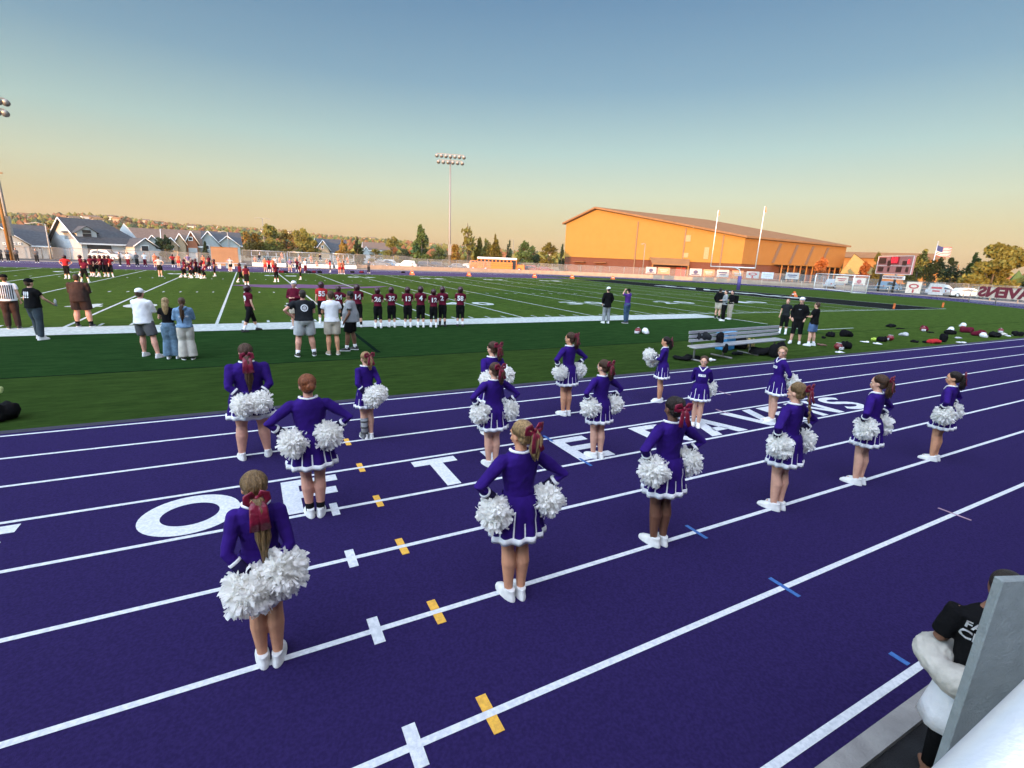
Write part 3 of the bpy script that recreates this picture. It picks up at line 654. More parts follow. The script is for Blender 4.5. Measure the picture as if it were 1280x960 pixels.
b = B(); W1 = [(14, 88.5), (42.2, 88.5)]+[(CX+51.5*math.sin(a), CY-51.5*math.cos(a)) for a in [math.pi-.08*k for k in range(1, 20)]]
for p, q in zip(W1, W1[1:]):
    dx, dy = q[0]-p[0], q[1]-p[1]; l = math.hypot(dx, dy); n = Vector((-dy/l*.15, dx/l*.15, 0))
    b.prism([(p[0]-n.x, p[1]-n.y), (q[0]-n.x, q[1]-n.y), (q[0]+n.x, q[1]+n.y), (p[0]+n.x, p[1]+n.y)], 0, .75)
tag(b.build('retaining_wall', M_conc), 'low sunlit concrete wall running round the far side of the track', 'wall')
# ---- banners on the fence
def banner(px0, px1, y0, y1, dist, label, base, mark, kind=0, rot=0):
    P0, P1 = D(px0, dist), D(px1, dist); z1, z0 = Z(P0, y0), Z(P0, y1); z0 = max(z0, .25); Mb, Lb = wallM(P0, P1)
    t = root('banner', P0, label, 'banner', 'banners hung on the fence'); t.rotation_euler = (0, 0, math.atan2(Mb[1][0], Mb[0][0]))
    B().box((Lb/2, 0, (z0+z1)/2), (Lb, .03, z1-z0)).build('sheet', base, t); b = B(); h = z1-z0
    if kind == 0:
        b.box((Lb/2, -.03, z0+h*.62), (Lb*.7, .02, h*.16)); b.box((Lb/2, -.03, z0+h*.34), (Lb*.5, .02, h*.12))
    elif kind == 1:
        for a in range(16):
            u, v = a*math.pi/8, (a+1)*math.pi/8; b.poly([(Lb/2+Lb*.34*math.cos(u), -.03, z0+h*.62+h*.22*math.sin(u)), (Lb/2+Lb*.34*math.cos(v), -.03, z0+h*.62+h*.22*math.sin(v)), (Lb/2+Lb*.22*math.cos(v), -.03, z0+h*.62+h*.12*math.sin(v)), (Lb/2+Lb*.22*math.cos(u), -.03, z0+h*.62+h*.12*math.sin(u))])
        b.box((Lb/2, -.03, z0+h*.2), (Lb*.12, .02, h*.3))
    elif kind == 2: b.blob((Lb*.5, -.02, z0+h*.5), (Lb*.2, .02, h*.28)); b.box((Lb*.5, -.03, z0+h*.15), (Lb*.7, .02, h*.1))
    b.build('print', mark, t); return t
Mbw, Mbo = mat('banner_white', (.46, .44, .42), .7), mat('orange_vinyl', (.55, .25, .13), .6); Mnv = mat('navy_print', (.05, .05, .14), .6); Mrd = mat('red_print', (.40, .05, .06), .6)
banner(808, 821, 333.5, 341.5, 104, 'pale banner with dark print, leftmost on the fence below the gymnasium', Mbw, Mnv, 2)
banner(823, 838, 334, 342, 104, 'orange banner left of the red gymnasium door', Mbo, Mbw, 0)
banner(863, 878, 335.5, 344, 103, 'white banner right of the red gymnasium door', Mbw, Mnv, 2)
banner(880, 894, 336.5, 345, 103, 'orange banner partly behind the left upright', Mbo, Mbw, 0)
banner(897, 912, 337, 346, 103, 'white banner with small dark print below the crossbar', Mbw, Mnv, 0)
banner(916, 930, 338, 346.5, 102, 'orange banner beside the goal post base', Mbo, Mbw, 0)
banner(934, 950, 339, 347.5, 102, 'white banner with a round dark emblem right of the goal post', Mbw, Mrd, 1)
banner(953, 968, 340, 348, 101, 'plain pale blue banner near the gallery of the gymnasium', mat('pale_vinyl', (.55, .58, .66), .6), Mbw, 0)
banner(983, 1000, 340.5, 348.5, 101, 'white banner just left of the soccer goal', Mbw, Mnv, 0)
banner(1046, 1062, 345, 353, 99, 'cream banner behind the soccer goal', mat('cream_vinyl', (.66, .56, .45), .6), Mrd, 0)
banner(1068, 1084, 347, 356, 98, 'cream banner right of the soccer goal', mat('cream_vinyl', (.66, .56, .45), .6), Mrd, 2)
banner(1136, 1155, 352, 366, 97, 'big white banner with a red oval emblem right of the scoreboard', mat('cream_vinyl', (.66, .56, .45), .6), Mrd, 1)
banner(1165, 1184, 354, 368, 97, 'big white banner with small print left of the silver car', Mbw, Mrd, 0)
# the long team banner is seen from behind, so its word reads backwards
P0, P1 = D(1226, 84), D(1312, 80); Mb, Lb = wallM(P0, P1); t = root('team_banner', P0, 'maroon and white RAVENS banner seen reversed on the fence at the right edge', 'banner'); t.rotation_euler = (0, 0, math.atan2(Mb[1][0], Mb[0][0]))
z1, z0 = Z(P0, 358), Z(P0, 371); B().box((Lb/2, 0, (z0+z1)/2), (Lb, .03, z1-z0)).build('sheet', mat('cream_vinyl', (.66, .56, .45), .6), t)
tb = text_bm('RAVENS', (z1-z0)*1.25, .05, .01, Lb*.96); tb.xf(Matrix.Translation((Lb/2, -.04, (z0+z1)/2)) @ Matrix.Rotation(R(90), 4, 'X') @ Matrix.Scale(-1, 4, (1, 0, 0))); tb.build('lettering', M_maroon, t)
fence([P0-(P1-P0)*.1, P1+(P1-P0)*.2], 1.9, 'chain link fence carrying the reversed team banner', 3.0)
# ---- storage container, white tables, bleachers on the far side
P0, P1 = D(263, 97), D(297, 97); Mb, Lb = wallM(P0, P1); t = root('storage_container', P0, 'plain brown storage container in front of the gabled houses', 'container'); t.rotation_euler = (0, 0, math.atan2(Mb[1][0], Mb[0][0]))
zc = Z(P0, 309); Mc = mat('tan_container', (.36, .20, .10), .7, (.32, .17, .085), .8); B().box((Lb/2, 1.2, zc/2), (Lb, 2.4, zc)).build('body', Mc, t)
b = B()
for k in range(16): b.box((Lb*(k+.5)/16, -.03, zc/2), (Lb/40, .05, zc*.94))
b.build('corrugation', Mc, t); B().box((Lb/2, 1.2, zc+.05), (Lb+.1, 2.5, .1)).build('roof', M_tan, t)
def table(px0, px1, y, label):
    P0, P1 = G(px0, y), G(px1, y); Mb, Lb = wallM(P0, P1); t = root('folding_table', P0, label, 'table', 'white tables on the far track'); t.rotation_euler = (0, 0, math.atan2(Mb[1][0], Mb[0][0]))
    B().box((Lb/2, 0, .74), (Lb, .8, .06)).build('tabletop', M_white, t)
    for x in (.3, Lb-.3): B().box((x, 0, .36), (.05, .6, .72)).build('leg', M_white, t)
table(272, 287, 335.5, 'white folding table below the brown container'); table(289, 306, 336, 'white folding table right of the man in purple')
def bleacher(px0, px1, Y, label):
    P0, P1 = D(px0, 92), D(px1, 92); x0, x1 = P0.x, P1.x
    t = root('bleacher', (x0, Y, 0), label, 'bleacher', 'aluminium bleachers of the visiting team'); W = x1-x0
    for k in range(4):
        B().box((W/2, k*.75, .45+k*.42), (W, .28, .05)).build('seat_plank', M_alu, t); B().box((W/2, k*.75+.36, .20+k*.42), (W, .3, .04)).build('foot_plank', M_alu, t)
    b = B()
    for k in range(5):
        x = W*k/4; b.tube([(x, 0, 0), (x, 0, .42)], .03, 6); b.tube([(x, 2.4, 0), (x, 2.4, 2.4)], .03, 6); b.tube([(x, 0, .3), (x, 2.4, 1.7)], .03, 6)
    b.build('undercarriage', M_alu, t); b = B(); b.tube([(0, 2.6, 2.6), (W, 2.6, 2.6)], .03, 6); b.build('rail', M_alu, t)
    B().box((W/2, -.25, .35), (W, .04, .6)).build('skirt_board', M_white, t)
bleacher(314, 358, 86, 'aluminium bleachers below the yellow trees, left of three')
bleacher(362, 420, 86, 'aluminium bleachers in the middle of the visiting side')
bleacher(424, 452, 86, 'aluminium bleachers nearest the parked white car')
# ================================================================== TREES, HOUSES, VEHICLES
M_bark = mat('bark', (.10, .075, .05), .95, (.06, .045, .03), 6)
LEAF = {k: tint('leaf_'+k, c, .3) for k, c in dict(olive=(.165, .150, .030), green=(.075, .115, .030), dark=(.035, .060, .026), gold=(.27, .175, .035), orange=(.40, .12, .028), rust=(.20, .085, .035)).items()}
def tree(P, h, w, kind, label, seed, shape='round', z0=.18, n=None, group='trees beyond the field', name='tree', leaf=None, dens=1):
    rnd = random.Random(seed); t = root(name, P, label, 'tree', group, rnd.random()*6)
    b = B(); th = h*(.7 if shape != 'bare' else .95); lean = rnd.uniform(-.03, .03)*h
    b.tube([(0, 0, -.2), (lean*.4, 0, th*.5), (lean, 0, th)], [h*.022+.05, h*.014+.03, h*.006+.01], 8)
    tips = []
    for k in range(9 if shape != 'bare' else 26):
        zz = h*(z0+(.9-z0)*rnd.random())*.85; a = rnd.random()*6.28; l = w*.5*(rnd.uniform(.5, .9) if shape != 'column' else .35)*(1.2-zz/h)
        if shape == 'bare': l *= .9
        p1 = Vector((lean*zz/h, 0, zz)); p2 = p1+Vector((math.cos(a)*l, math.sin(a)*l, l*(.8 if shape != 'bare' else 1.6))); b.tube([p1, p2], [h*.009+.01, .012], 5); tips.append(p2)
    b.build('trunk', M_bark, t)
    b = B(); bm = b.bm; lf = leaf or max(.16, h*.035); n = n or int(1500*dens)
    lobes = []
    for k in range(16):
        u = rnd.random(); zz = z0+(1-z0)*u
        if shape == 'cone': rr = .5*(1-u)**.8+.03
        elif shape == 'column': rr = .5*(.55+.45*math.sin(math.pi*min(1, u*.9+.1)))*(1-u**4*.6)
        else: rr = .5*math.sqrt(max(.02, 1-(2*u-.9)**2/1.25))
        a = rnd.random()*6.28; q = rnd.uniform(.35, .75)*rr
        lobes.append((Vector((math.cos(a)*q*w, math.sin(a)*q*w, zz*h*.96)), rr*w*rnd.uniform(.36, .6), h*(1-z0)*rnd.uniform(.10, .19)))
    for i in range(n):
        if shape == 'bare': c = rnd.choice(tips)+Vector([rnd.gauss(0, .35) for _ in range(3)])
        else:
            L_ = rnd.choice(lobes); d = Vector([rnd.gauss(0, 1) for _ in range(3)]).normalized()*rnd.uniform(.55, 1.05)
            c = L_[0]+Vector((d.x*L_[1], d.y*L_[1], d.z*L_[2]))
        u_ = Vector([rnd.gauss(0, 1) for _ in range(3)]).normalized(); v_ = u_.orthogonal().normalized(); s_ = lf*rnd.uniform(.6, 1.4)
        vs_ = [bm.verts.new(c+u_*s_*x_+v_*s_*y_+u_.cross(v_)*z_*s_*.3) for x_, y_, z_ in ((-1, 0, 0), (0, -.55, .4), (1, .1, 0), (.1, .6, -.4))]
        bm.faces.new(vs_)
    b.build('crown', LEAF[kind], t); return t
def treepx(px, ytop, wpx, dist, kind, label, seed, shape='round', **k):
    P = D(px, dist); P.z = 0; h = Z(P, ytop); a, c = D(px-wpx/2, dist), D(px+wpx/2, dist); return tree(P, h, (a-c).length, kind, label, seed, shape, **k)
TR = [
 (68, 276, 26, 135, 'gold', 'golden autumn tree between the two dark roofed houses', 'round'), (78, 290, 20, 122, 'olive', 'small yellow green tree left of the white gabled house', 'round'),
 (52, 292, 16, 150, 'rust', 'rusty tree behind the curved street lamp', 'round'),
 (113, 303, 16, 112, 'dark', 'dark bush in front of the house with the dormer', 'round'), (206, 296, 26, 112, 'dark', 'dark green tree in front of the small gabled houses', 'round'),
 (257, 303, 13, 112, 'dark', 'small dark conifer left of the brown container', 'cone'), 
 (316, 286, 26, 135, 'gold', 'golden tree left of the double headed lamp post', 'round'), (337, 283, 30, 138, 'olive', 'olive tree right behind the double headed lamp post', 'round'),
 (358, 288, 26, 140, 'gold', 'golden tree, third from the left in the row right of the lamp post', 'round'), (378, 285, 30, 136, 'olive', 'wide olive tree at the right end of the golden row', 'round'),
 (394, 300, 18, 128, 'olive', 'low olive tree left of the white trimmed gable', 'round'), (428, 301, 18, 128, 'gold', 'narrow golden tree right of the white trimmed gable', 'column'),
 (447, 299, 22, 125, 'dark', 'dark green conifer behind the visiting team', 'cone'), (470, 312, 24, 140, 'olive', 'low olive tree above the grey parked car', 'round'),
 (491, 298, 30, 132, 'olive', 'broad olive tree behind the parked white car', 'round'), (507, 312, 16, 150, 'dark', 'small dark tree right of the broad olive tree', 'round'),
 (527, 281, 36, 140, 'green', 'tall pointed evergreen left of the middle floodlight mast', 'cone'), (548, 309, 18, 150, 'olive', 'low olive tree just left of the middle floodlight mast', 'round'),
 (568, 305, 18, 150, 'gold', 'golden tree just right of the middle floodlight mast', 'round'), (585, 276, 20, 140, 'olive', 'tall thin half bare tree right of the floodlight mast', 'bare'),
 (598, 296, 14, 145, 'olive', 'narrow poplar, left of the clump behind the bus', 'column'), (608, 300, 16, 147, 'olive', 'narrow poplar in the middle of the clump behind the bus', 'column'), (619, 297, 14, 145, 'olive', 'narrow poplar at the right of the clump behind the bus', 'column'),
 (636, 302, 12, 150, 'dark', 'small dark spruce over the bus', 'cone'), (657, 303, 26, 142, 'green', 'round green tree right of the bus', 'round'), (668, 312, 16, 150, 'dark', 'low dark tree between the two round trees', 'round'),
 (685, 305, 25, 136, 'olive', 'round olive tree left of the gymnasium corner', 'round'), (702, 306, 8, 170, 'dark', 'slim dark conifer touching the gymnasium corner', 'cone'),
 (1026, 322, 18, 118, 'orange', 'bright orange tree at the far end of the gymnasium', 'round'), (1079, 327, 16, 150, 'orange', 'spreading orange tree left of the scoreboard', 'round'),
 (1094, 315, 20, 160, 'olive', 'olive tree behind the left side of the scoreboard', 'round'), (1146, 315, 34, 145, 'olive', 'olive tree between the scoreboard and the flag', 'round'),
 (1165, 322, 30, 132, 'dark', 'dark green tree behind the flag pole', 'round'), (1188, 323, 34, 140, 'dark', 'dark green tree right of the flag pole', 'round'),
 (1214, 318, 26, 125, 'green', 'green tree left of the big yellow green tree', 'round'), (1240, 304, 84, 118, 'olive', 'big yellow green tree above the reversed banner', 'round'),
 (1292, 322, 34, 130, 'dark', 'dark tree at the right edge above the banner', 'round')]
for i, (px, yt, wp, ds, kd, lb, sh) in enumerate(TR):
    treepx(px, yt, wp, ds, kd, lb, 100+i, sh, name='conifer' if sh == 'cone' else 'tree', dens=1.3 if wp < 40 else 4.5, n=300 if sh == 'bare' else None, z0=.06 if sh == 'cone' or px > 1080 else .16)
# far-off wood over the hills
b = B(); rnd = random.Random(5)
for i in range(5200):
    r = 260+1420*rnd.random()**.8; a = az(-60)+(az(1330)-az(-60))*rnd.random(); x, y = CP.x+math.sin(a)*r, CP.y+math.cos(a)*r
    z = hill_z(x, y); hh = rnd.uniform(3, 8)*(1 if r < 900 else 1.25); ww = hh*rnd.uniform(.35, .7); mi = rnd.choice((0, 0, 0, 1, 1, 2, 4))
    k = 5; tp = b.bm.verts.new((x, y, z+hh)); md = [b.bm.verts.new((x+math.cos(j*6.283/k+i)*ww*rnd.uniform(.7, 1.2), y+math.sin(j*6.283/k+i)*ww, z+hh*rnd.uniform(.35, .6))) for j in range(k)]; bt = b.bm.verts.new((x, y, z-.5))
    for j in range(k):
        for vv in ((tp, md[j], md[(j+1) % k]), (bt, md[(j+1) % k], md[j])):
            f = b.bm.faces.new(vv); f.material_index = mi
tag(b.build('hillside_wood', [LEAF['olive'], LEAF['rust'], LEAF['green'], LEAF['gold'], LEAF['dark']]), 'scattered brown and olive trees covering the far hillside', 'woodland', None, 'stuff')
# small houses on the hillside
HM = {k: mat('hill_wall_'+k, c, .8) for k, c in dict(cream=(.62, .48, .34), white=(.7, .66, .6), tan=(.42, .27, .17)).items()}
hp = [(30, 268), (40, 269), (84, 273), (92, 274), (108, 272), (118, 273), (122, 276), (140, 272), (147, 275), (183, 277), (199, 279), (218, 280), (237, 281), (240, 284), (246, 278), (262, 284), (268, 283), (305, 287), (312, 288), (330, 289), (349, 290), (358, 291), (368, 292), (405, 294), (418, 296), (442, 295), (458, 299), (466, 299), (477, 299), (484, 298), (504, 301), (521, 303), (540, 306), (549, 305), (574, 309), (612, 313), (690, 320)]
ords = ['cream', 'white', 'tan']; ORD = 'first second third fourth fifth sixth seventh eighth ninth tenth eleventh twelfth thirteenth fourteenth fifteenth sixteenth'.split(); cnt = {}
for i, (px, py) in enumerate(hp):
    # march out along the ray at this pixel until it meets the slope
    d = rayd(px, py); r = 300; best = None
    dh = math.hypot(d.x, d.y)
    while r < 1600:
        t_ = r/dh; q = CP+d*t_
        if q.z < hill_z(q.x, q.y)+4: best = q; break
        r += 12
    if best is None: best = CP+d*(1450/dh)
    r = (best-CP).length; k = ords[(i*7) % 3]; wd = rnd.uniform(7, 11)*r/612*1.0/1.25; wd = min(wd, 24); hh = max(4.5, wd*.26)
    t = root('hillside_house', (best.x, best.y, hill_z(best.x, best.y)+1), '%s %s walled house from the left on the far hillside' % (ORD[cnt.setdefault(k, 0)], k), 'house', 'houses on the far hillside', rnd.uniform(-.5, .5)-az(px))
    cnt[k] += 1; B().box((0, 0, hh/2-2), (wd, wd*.6, hh+4)).build('wall', HM[k], t)
    b = B(); y_ = wd*.36
    b.poly([(-wd*.54, -y_, hh), (wd*.54, -y_, hh), (wd*.5, 0, hh*1.5), (-wd*.5, 0, hh*1.5)]); b.poly([(-wd*.54, y_, hh), (wd*.54, y_, hh), (wd*.5, 0, hh*1.5), (-wd*.5, 0, hh*1.5)]); b.build('roof', M_shingb if i % 2 else M_roof, t)
# houses across the street
M_sid = mat('white_siding', (.40, .41, .41), .8, (.36, .37, .37), 1.2); M_sidg = mat('grey_siding', (.36, .38, .37), .8, (.32, .34, .33), 1.2); M_sidb = mat('tan_siding', (.50, .36, .22), .8)
def house(pl, pr, dist, ye, yr, label, wall, roof, gables=(), depth=11, windows=(), doors=(), dormer=None, hip=0, skew=0):
    """long wall between pixels pl and pr facing the field, ridge parallel to it; gables = (px0, px1, ypeak, yeave, wallmat, forward)"""
    P0, P1 = D(pl, dist+skew), D(pr, dist-skew); Mh, Lh = wallM(P0, P1); t = root('house', P0, label, 'house', 'houses across the street'); t.rotation_euler = (0, 0, math.atan2(Mh[1][0], Mh[0][0]))
    Pm = (P0+P1)/2; he = Z(Pm, ye); hr = Z(Pm, yr); hr = max(hr*1.06, he+1); 
    def X(px):
        d = rayd(px, hrow(px)); u = (P1-P0).normalized(); A_ = Matrix(((u.x, -d.x), (u.y, -d.y))); r_ = A_.inverted() @ Vector((CP.x-P0.x, CP.y-P0.y)); return r_.x
    b = B(); b.prism([(0, 0), (Lh, 0), (Lh, depth), (0, depth)], -.2, he)
    for x in (0, Lh): b.bm.faces.new([b.bm.verts.new(v) for v in ((x, 0, he), (x, depth, he), (x, depth/2, hr))])
    b.build('wall', wall, t); b = B(); o_ = .5
    for y0, s_ in ((-o_, -1), (depth+o_, 1)):
        for dz in (0, .22): b.bm.faces.new([b.bm.verts.new(v) for v in ((-o_, y0, he-.25+dz), (Lh+o_, y0, he-.25+dz), (Lh+o_-hip, depth/2, hr+dz), (-o_, depth/2, hr+dz))])
    rf = b.build('roof', roof, t)
    B().box((Lh/2, -o_, he-.12), (Lh+1, .08, .24)).build('fascia', M_white, t)
    b = B()
    for s_ in (0, 1): b.tube([(-o_-.03, depth*s_+(-o_ if s_ == 0 else o_), he-.1), (-o_-.03, depth/2, hr+.12)], .09, 6)
    b.build('bargeboard', M_white, t)
    for k, (g0, g1, yp, yg, wm, fw) in enumerate(gables):
        x0, x1 = X(g0), X(g1); xm = (x0+x1)/2; Pg = D((g0+g1)/2, dist-fw); zg, zp_ = Z(Pg, yg), Z(Pg, yp)
        b = B(); b.prism([(x0, -fw), (x1, -fw), (x1, .5), (x0, .5)], -.2, zg); b.bm.faces.new([b.bm.verts.new(v) for v in ((x0, -fw, zg), (x1, -fw, zg), (xm, -fw, zp_))]); gw = b.build('gable_wing', wm, t)
        b = B(); bk2 = depth/2
        for xa, xb in ((x0-.3, xm), (x1+.3, xm)):
            b.bm.faces.new([b.bm.verts.new(v) for v in ((xa, -fw-.4, zg-.1), (xb, -fw-.4, zp_+.15), (xb, bk2, zp_+.15), (xa, bk2, zg-.1))])
        b.build('gable_roof', roof, t)
        b = B(); b.tube([(x0-.35, -fw-.42, zg-.05), (xm, -fw-.42, zp_+.15)], .08, 6); b.tube([(xm, -fw-.42, zp_+.15), (x1+.35, -fw-.42, zg-.05)], .08, 6); b.build('trim', M_white, t)
    for (w0, w1, y0, y1, fw) in windows:
        x0, x1 = X(w0), X(w1); Pg = D((w0+w1)/2, dist-fw); z1, z0 = Z(Pg, y0), Z(Pg, y1); z0 = max(.3, z0)
        f = B().box(((x0+x1)/2, -fw-.05, (z0+z1)/2), (x1-x0, .08, z1-z0)).build('window', M_white, t); n_ = 2 if x1-x0 > 1.6 else 1
        for q in range(n_): B().box((x0+(x1-x0)*(q+.5)/n_, -fw-.10, (z0+z1)/2), ((x1-x0)/n_-.22, .04, z1-z0-.24)).build('pane', M_glass, f)
    for (w0, w1, y0, fw, dm) in doors:
        x0, x1 = X(w0), X(w1); z1 = Z(D((w0+w1)/2, dist-fw), y0); B().box(((x0+x1)/2, -fw-.04, z1/2), (x1-x0, .1, z1)).build('garage_door' if x1-x0 > 2 else 'door', dm, t)
    if dormer:
        d0, d1, yb_, yt_ = dormer; x0, x1 = X(d0), X(d1); xm = (x0+x1)/2; zb2, zt2 = Z(Pm, yb_), Z(Pm, yt_); yy = .9
        b = B(); b.prism([(x0, yy), (x1, yy), (x1, 5), (x0, 5)], zb2-.3, zt2-.9); b.bm.faces.new([b.bm.verts.new(v) for v in ((x0, yy, zt2-.9), (x1, yy, zt2-.9), (xm+.2, yy, zt2), (xm-.2, yy, zt2))]); dr_ = b.build('dormer', wall, t)
        b = B()
        for xa, xb in ((x0-.4, xm), (x1+.4, xm)): b.bm.faces.new([b.bm.verts.new(v) for v in ((xa, yy-.3, zt2-1.1), (xb, yy-.3, zt2+.1), (xb, 5.4, zt2+.1), (xa, 5.4, zt2-1.1))])
        b.build('dormer_roof', roof, dr_)
        for q in (0, 1): B().box((xm, yy-.05, zb2+.25+(zt2-zb2)*(.12+.32*q)), ((x1-x0)*.42, .08, (zt2-zb2)*.26)).build('pane', M_glass, dr_)
    return t
house(-34, 57, 112, 306, 283, 'big grey sided house with dark roof at the left edge', M_sidg, M_shing, [(-40, 34, 282, 305, M_sidg, 1.5)], windows=[(37, 43, 307, 312, 0), (45, 51, 307, 312, 0), (2, 6, 303, 306, 1.5), (14, 18, 303, 306, 1.5), (21, 25, 303, 306, 1.5)], doors=[(0, 28, 308, 1.5, M_sidg)])
house(101, 178, 112, 305, 279, 'white sided house with a round topped dormer and dark roof', M_sid, M_shing, [(155, 182, 298, 308, M_sid, 3)], windows=[(163, 173, 306, 314, 3)], doors=[(108, 138, 306, 0, M_dkm)], dormer=(101, 126, 299, 285), hip=4, skew=-2, depth=10)  # dark door panel stands for the shade inside the open garage
house(166, 204, 126, 303, 288, 'small brown roofed house behind the dark green tree', M_sidg, M_shingb, [(182, 200, 295, 306, M_sidg, 2)], windows=[(186, 192, 309, 314, 2)])
house(206, 250, 116, 307, 290, 'tan house with three small white trimmed gables', M_sidb, M_shingb, [(207, 222, 298, 308, M_sidb, 3), (219, 232, 293, 306, M_sidb, 2), (233, 247, 290, 305, mat('rust_siding', (.38, .13, .06), .8), 1)], windows=[(212, 217, 308, 313, 3), (236, 242, 296, 301, 1)], doors=[(235, 246, 310, 1, M_sid)])
house(246, 300, 121, 306, 292, 'grey house with a broad dark gable behind the brown container', M_sidg, M_shing, [(247, 276, 290, 308, M_sidg, 2), (270, 300, 296, 308, M_sidg, 0.6)], windows=[(256, 262, 306, 312, 2)])
house(396, 432, 145, 316, 301, 'grey roofed house with a pointed white trimmed gable beyond the bleachers', M_sidg, M_shing, [(396, 412, 301, 313, M_sidb, 2)], windows=[(402, 405, 307, 311, 2)])
house(455, 486, 160, 313, 305, 'brown roofed house behind the dark conifer', M_sidg, M_shingb, [(453, 463, 309, 318, M_sid, 2)])
# ---- vehicles
def wheel(p, par, r=.34, w_=.24):
    a = B(); a.tube([(p[0], p[1]-w_/2, p[2]), (p[0], p[1]+w_/2, p[2])], r, 18); ty = a.build('wheel', M_dkm, par)
    B().tube([(p[0], p[1]-w_/2-.02, p[2]), (p[0], p[1]+w_/2+.02, p[2])], r*.58, 12).build('rim', M_alu, ty)
def car(P, rz, paint, label, suv=True, L=4.6):
    t = root('parked_car', P, label, 'car', 'cars parked beyond the fence', rz); H = 1.72 if suv else 1.45; k = L/4.6
    prof = [(-2.25, .35), (-2.28, .85), (-1.95 if suv else -1.6, 1.02), (-1.75 if suv else -1.2, H-.08), (-1.2 if suv else -.5, H), (.45, H), (1.15, 1.06), (2.05, .92), (2.28, .62), (2.26, .35)]
    b = B(); n_ = len(prof); sides = []
    for y_, in_ in ((-.9, 0), (.9, 0)):
        sides.append([b.bm.verts.new((x*k, y_*(.82 if z > 1.1 else 1), z)) for x, z in prof])
    b.bm.faces.new(sides[0]); b.bm.faces.new(sides[1][::-1])
    for i in range(n_): b.bm.faces.new((sides[0][i], sides[1][i], sides[1][(i+1) % n_], sides[0][(i+1) % n_]))
    b.build('body', paint, t)
    for s_ in (-1, 1):
        b = B(); y_ = s_*.80; w0 = -1.66 if suv else -1.05
        b.bm.faces.new([b.bm.verts.new(v) for v in ((w0*k, s_*.885, 1.10), (w0*k+.1, s_*.765, H-.14), (.35*k, s_*.765, H-.14), (.95*k, s_*.885, 1.10))]); b.build('side_window', M_glass, t)
    b = B(); b.bm.faces.new([b.bm.verts.new(v) for v in ((.55*k, -.66, H-.08), (.55*k, .66, H-.08), (1.12*k, .76, 1.12), (1.12*k, -.76, 1.12))]); b.xf(Matrix.Translation((.03, 0, .02))); b.build('windscreen', M_glass, t)
    for x in (-1.42*k, 1.42*k):
        for y_ in (-.82, .82): wheel((x, y_, .34), t)
    for y_ in (-.62, .62): B().box((2.24*k, y_, .72), (.08, .34, .14)).build('headlight', M_white, t)
    for y_ in (-.72, .72): B().box((-2.27*k, y_, .88), (.06, .18, .28)).build('tail_light', mat('tail_red', (.4, .02, .02), .4), t)
    return t
PA = {k: mat('paint_'+k, c, .35, c, 1, spec=.5) for k, c in dict(white=(.72, .70, .66), silver=(.36, .38, .40), dark=(.03, .032, .036), maroon=(.14, .02, .02), blue=(.16, .25, .34), grey=(.12, .13, .14)).items()}
def carpx(px, dist, paint, label, side=0, suv=True, L=4.6):
    P = D(px, dist); a_ = math.atan2(CR.y, CR.x)+side; return car(P, a_, PA[paint], label, suv, L)
for px, ds, pc, lb, sd2, sv_ in ((130, 110, 'white', 'white van parked in front of the open garage', .2, True), (146, 111, 'silver', 'pale silver car behind the white van', .1, False),
    (476, 118, 'grey', 'grey car behind the fence, left of the white car', .1, False), (489, 121, 'blue', 'pale blue car half hidden between grey and white cars', .1, True), (508, 115, 'white', 'white car parked behind the fence below the olive tree', 3.2, True),
    (533, 118, 'dark', 'black car parked left of the floodlight mast', .1, True), (549, 119, 'dark', 'black pickup-like car just left of the floodlight mast', .05, True), (572, 121, 'grey', 'dark grey car just right of the floodlight mast', .1, False), (586, 122, 'white', 'white car half hidden behind the orange bus rear', .1, False),
    (666, 122, 'maroon', 'dark maroon car parked right of the bus', .1, True), (681, 123, 'maroon', 'dark maroon car nearest the gymnasium', .1, False),
    (1049, 112, 'silver', 'silver car behind the soccer goal net', .3, True), (1066, 114, 'dark', 'dark car between two cream banners', .3, False), (1114, 116, 'blue', 'pale blue truck seen between the scoreboard posts', .3, True),
    (1183, 104, 'silver', 'silver car parked right of the flag pole', -.6, True), (1213, 100, 'white', 'white car parked below the big yellow green tree', -.3, False), (1262, 100, 'white', 'white van above the reversed banner', -.3, True)):
    carpx(px, ds, pc, lb, sd2, sv_)
# school bus
Pb = D(626, 118); t = root('school_bus', Pb, 'orange school bus with white roof parked behind the fence', 'bus', None, math.atan2(CR.y, CR.x)-.02)
M_bus = mat('bus_yellow', (.52, .135, .010), .5, (.48, .12, .010), 2); Lb_ = 11.0
b = B(); b.box((-.8, 0, 1.35), (9.2, 2.4, 1.55)); b.bevel(.08, 2); b.build('body', M_bus, t)
b = B(); b.box((-.8, 0, 2.42), (9.1, 2.36, .62)); b.build('window_band', M_bus, t)
b = B(); b.box((-.8, 0, 2.95), (9.2, 2.4, .42)); b.bevel(.16, 3); b.build('roof', M_white, t)
b = B(); b.box((4.7, 0, 1.15), (1.9, 2.0, 1.15), taper=(.9, .9)); b.bevel(.12, 3); b.build('hood', M_bus, t)
for k in range(10): 
    for s_ in (-1, 1): B().box((-4.9+k*.86, s_*1.19, 2.4), (.62, .04, .5)).build('window', M_glass, t)
for z in (1.3, 1.75): B().box((-.8, 0, z), (9.22, 2.44, .06)).build('stripe', M_dkm, t)
for x in (-3.4, 4.4):
    for y_ in (-1.05, 1.05): wheel((x, y_, .5), t, .5, .28)
B().box((3.2, -1.21, 1.6), (.8, .04, 2.0)).build('door', M_glass, t); B().box((3.82, 0, 2.3), (.05, 2.0, .7)).build('windscreen', M_glass, t)
Pb = D(601, 122); t = root('school_bus', Pb, 'rear of a second orange bus at the left of the white roofed bus', 'bus', None, math.atan2(CR.y, CR.x)+.1)
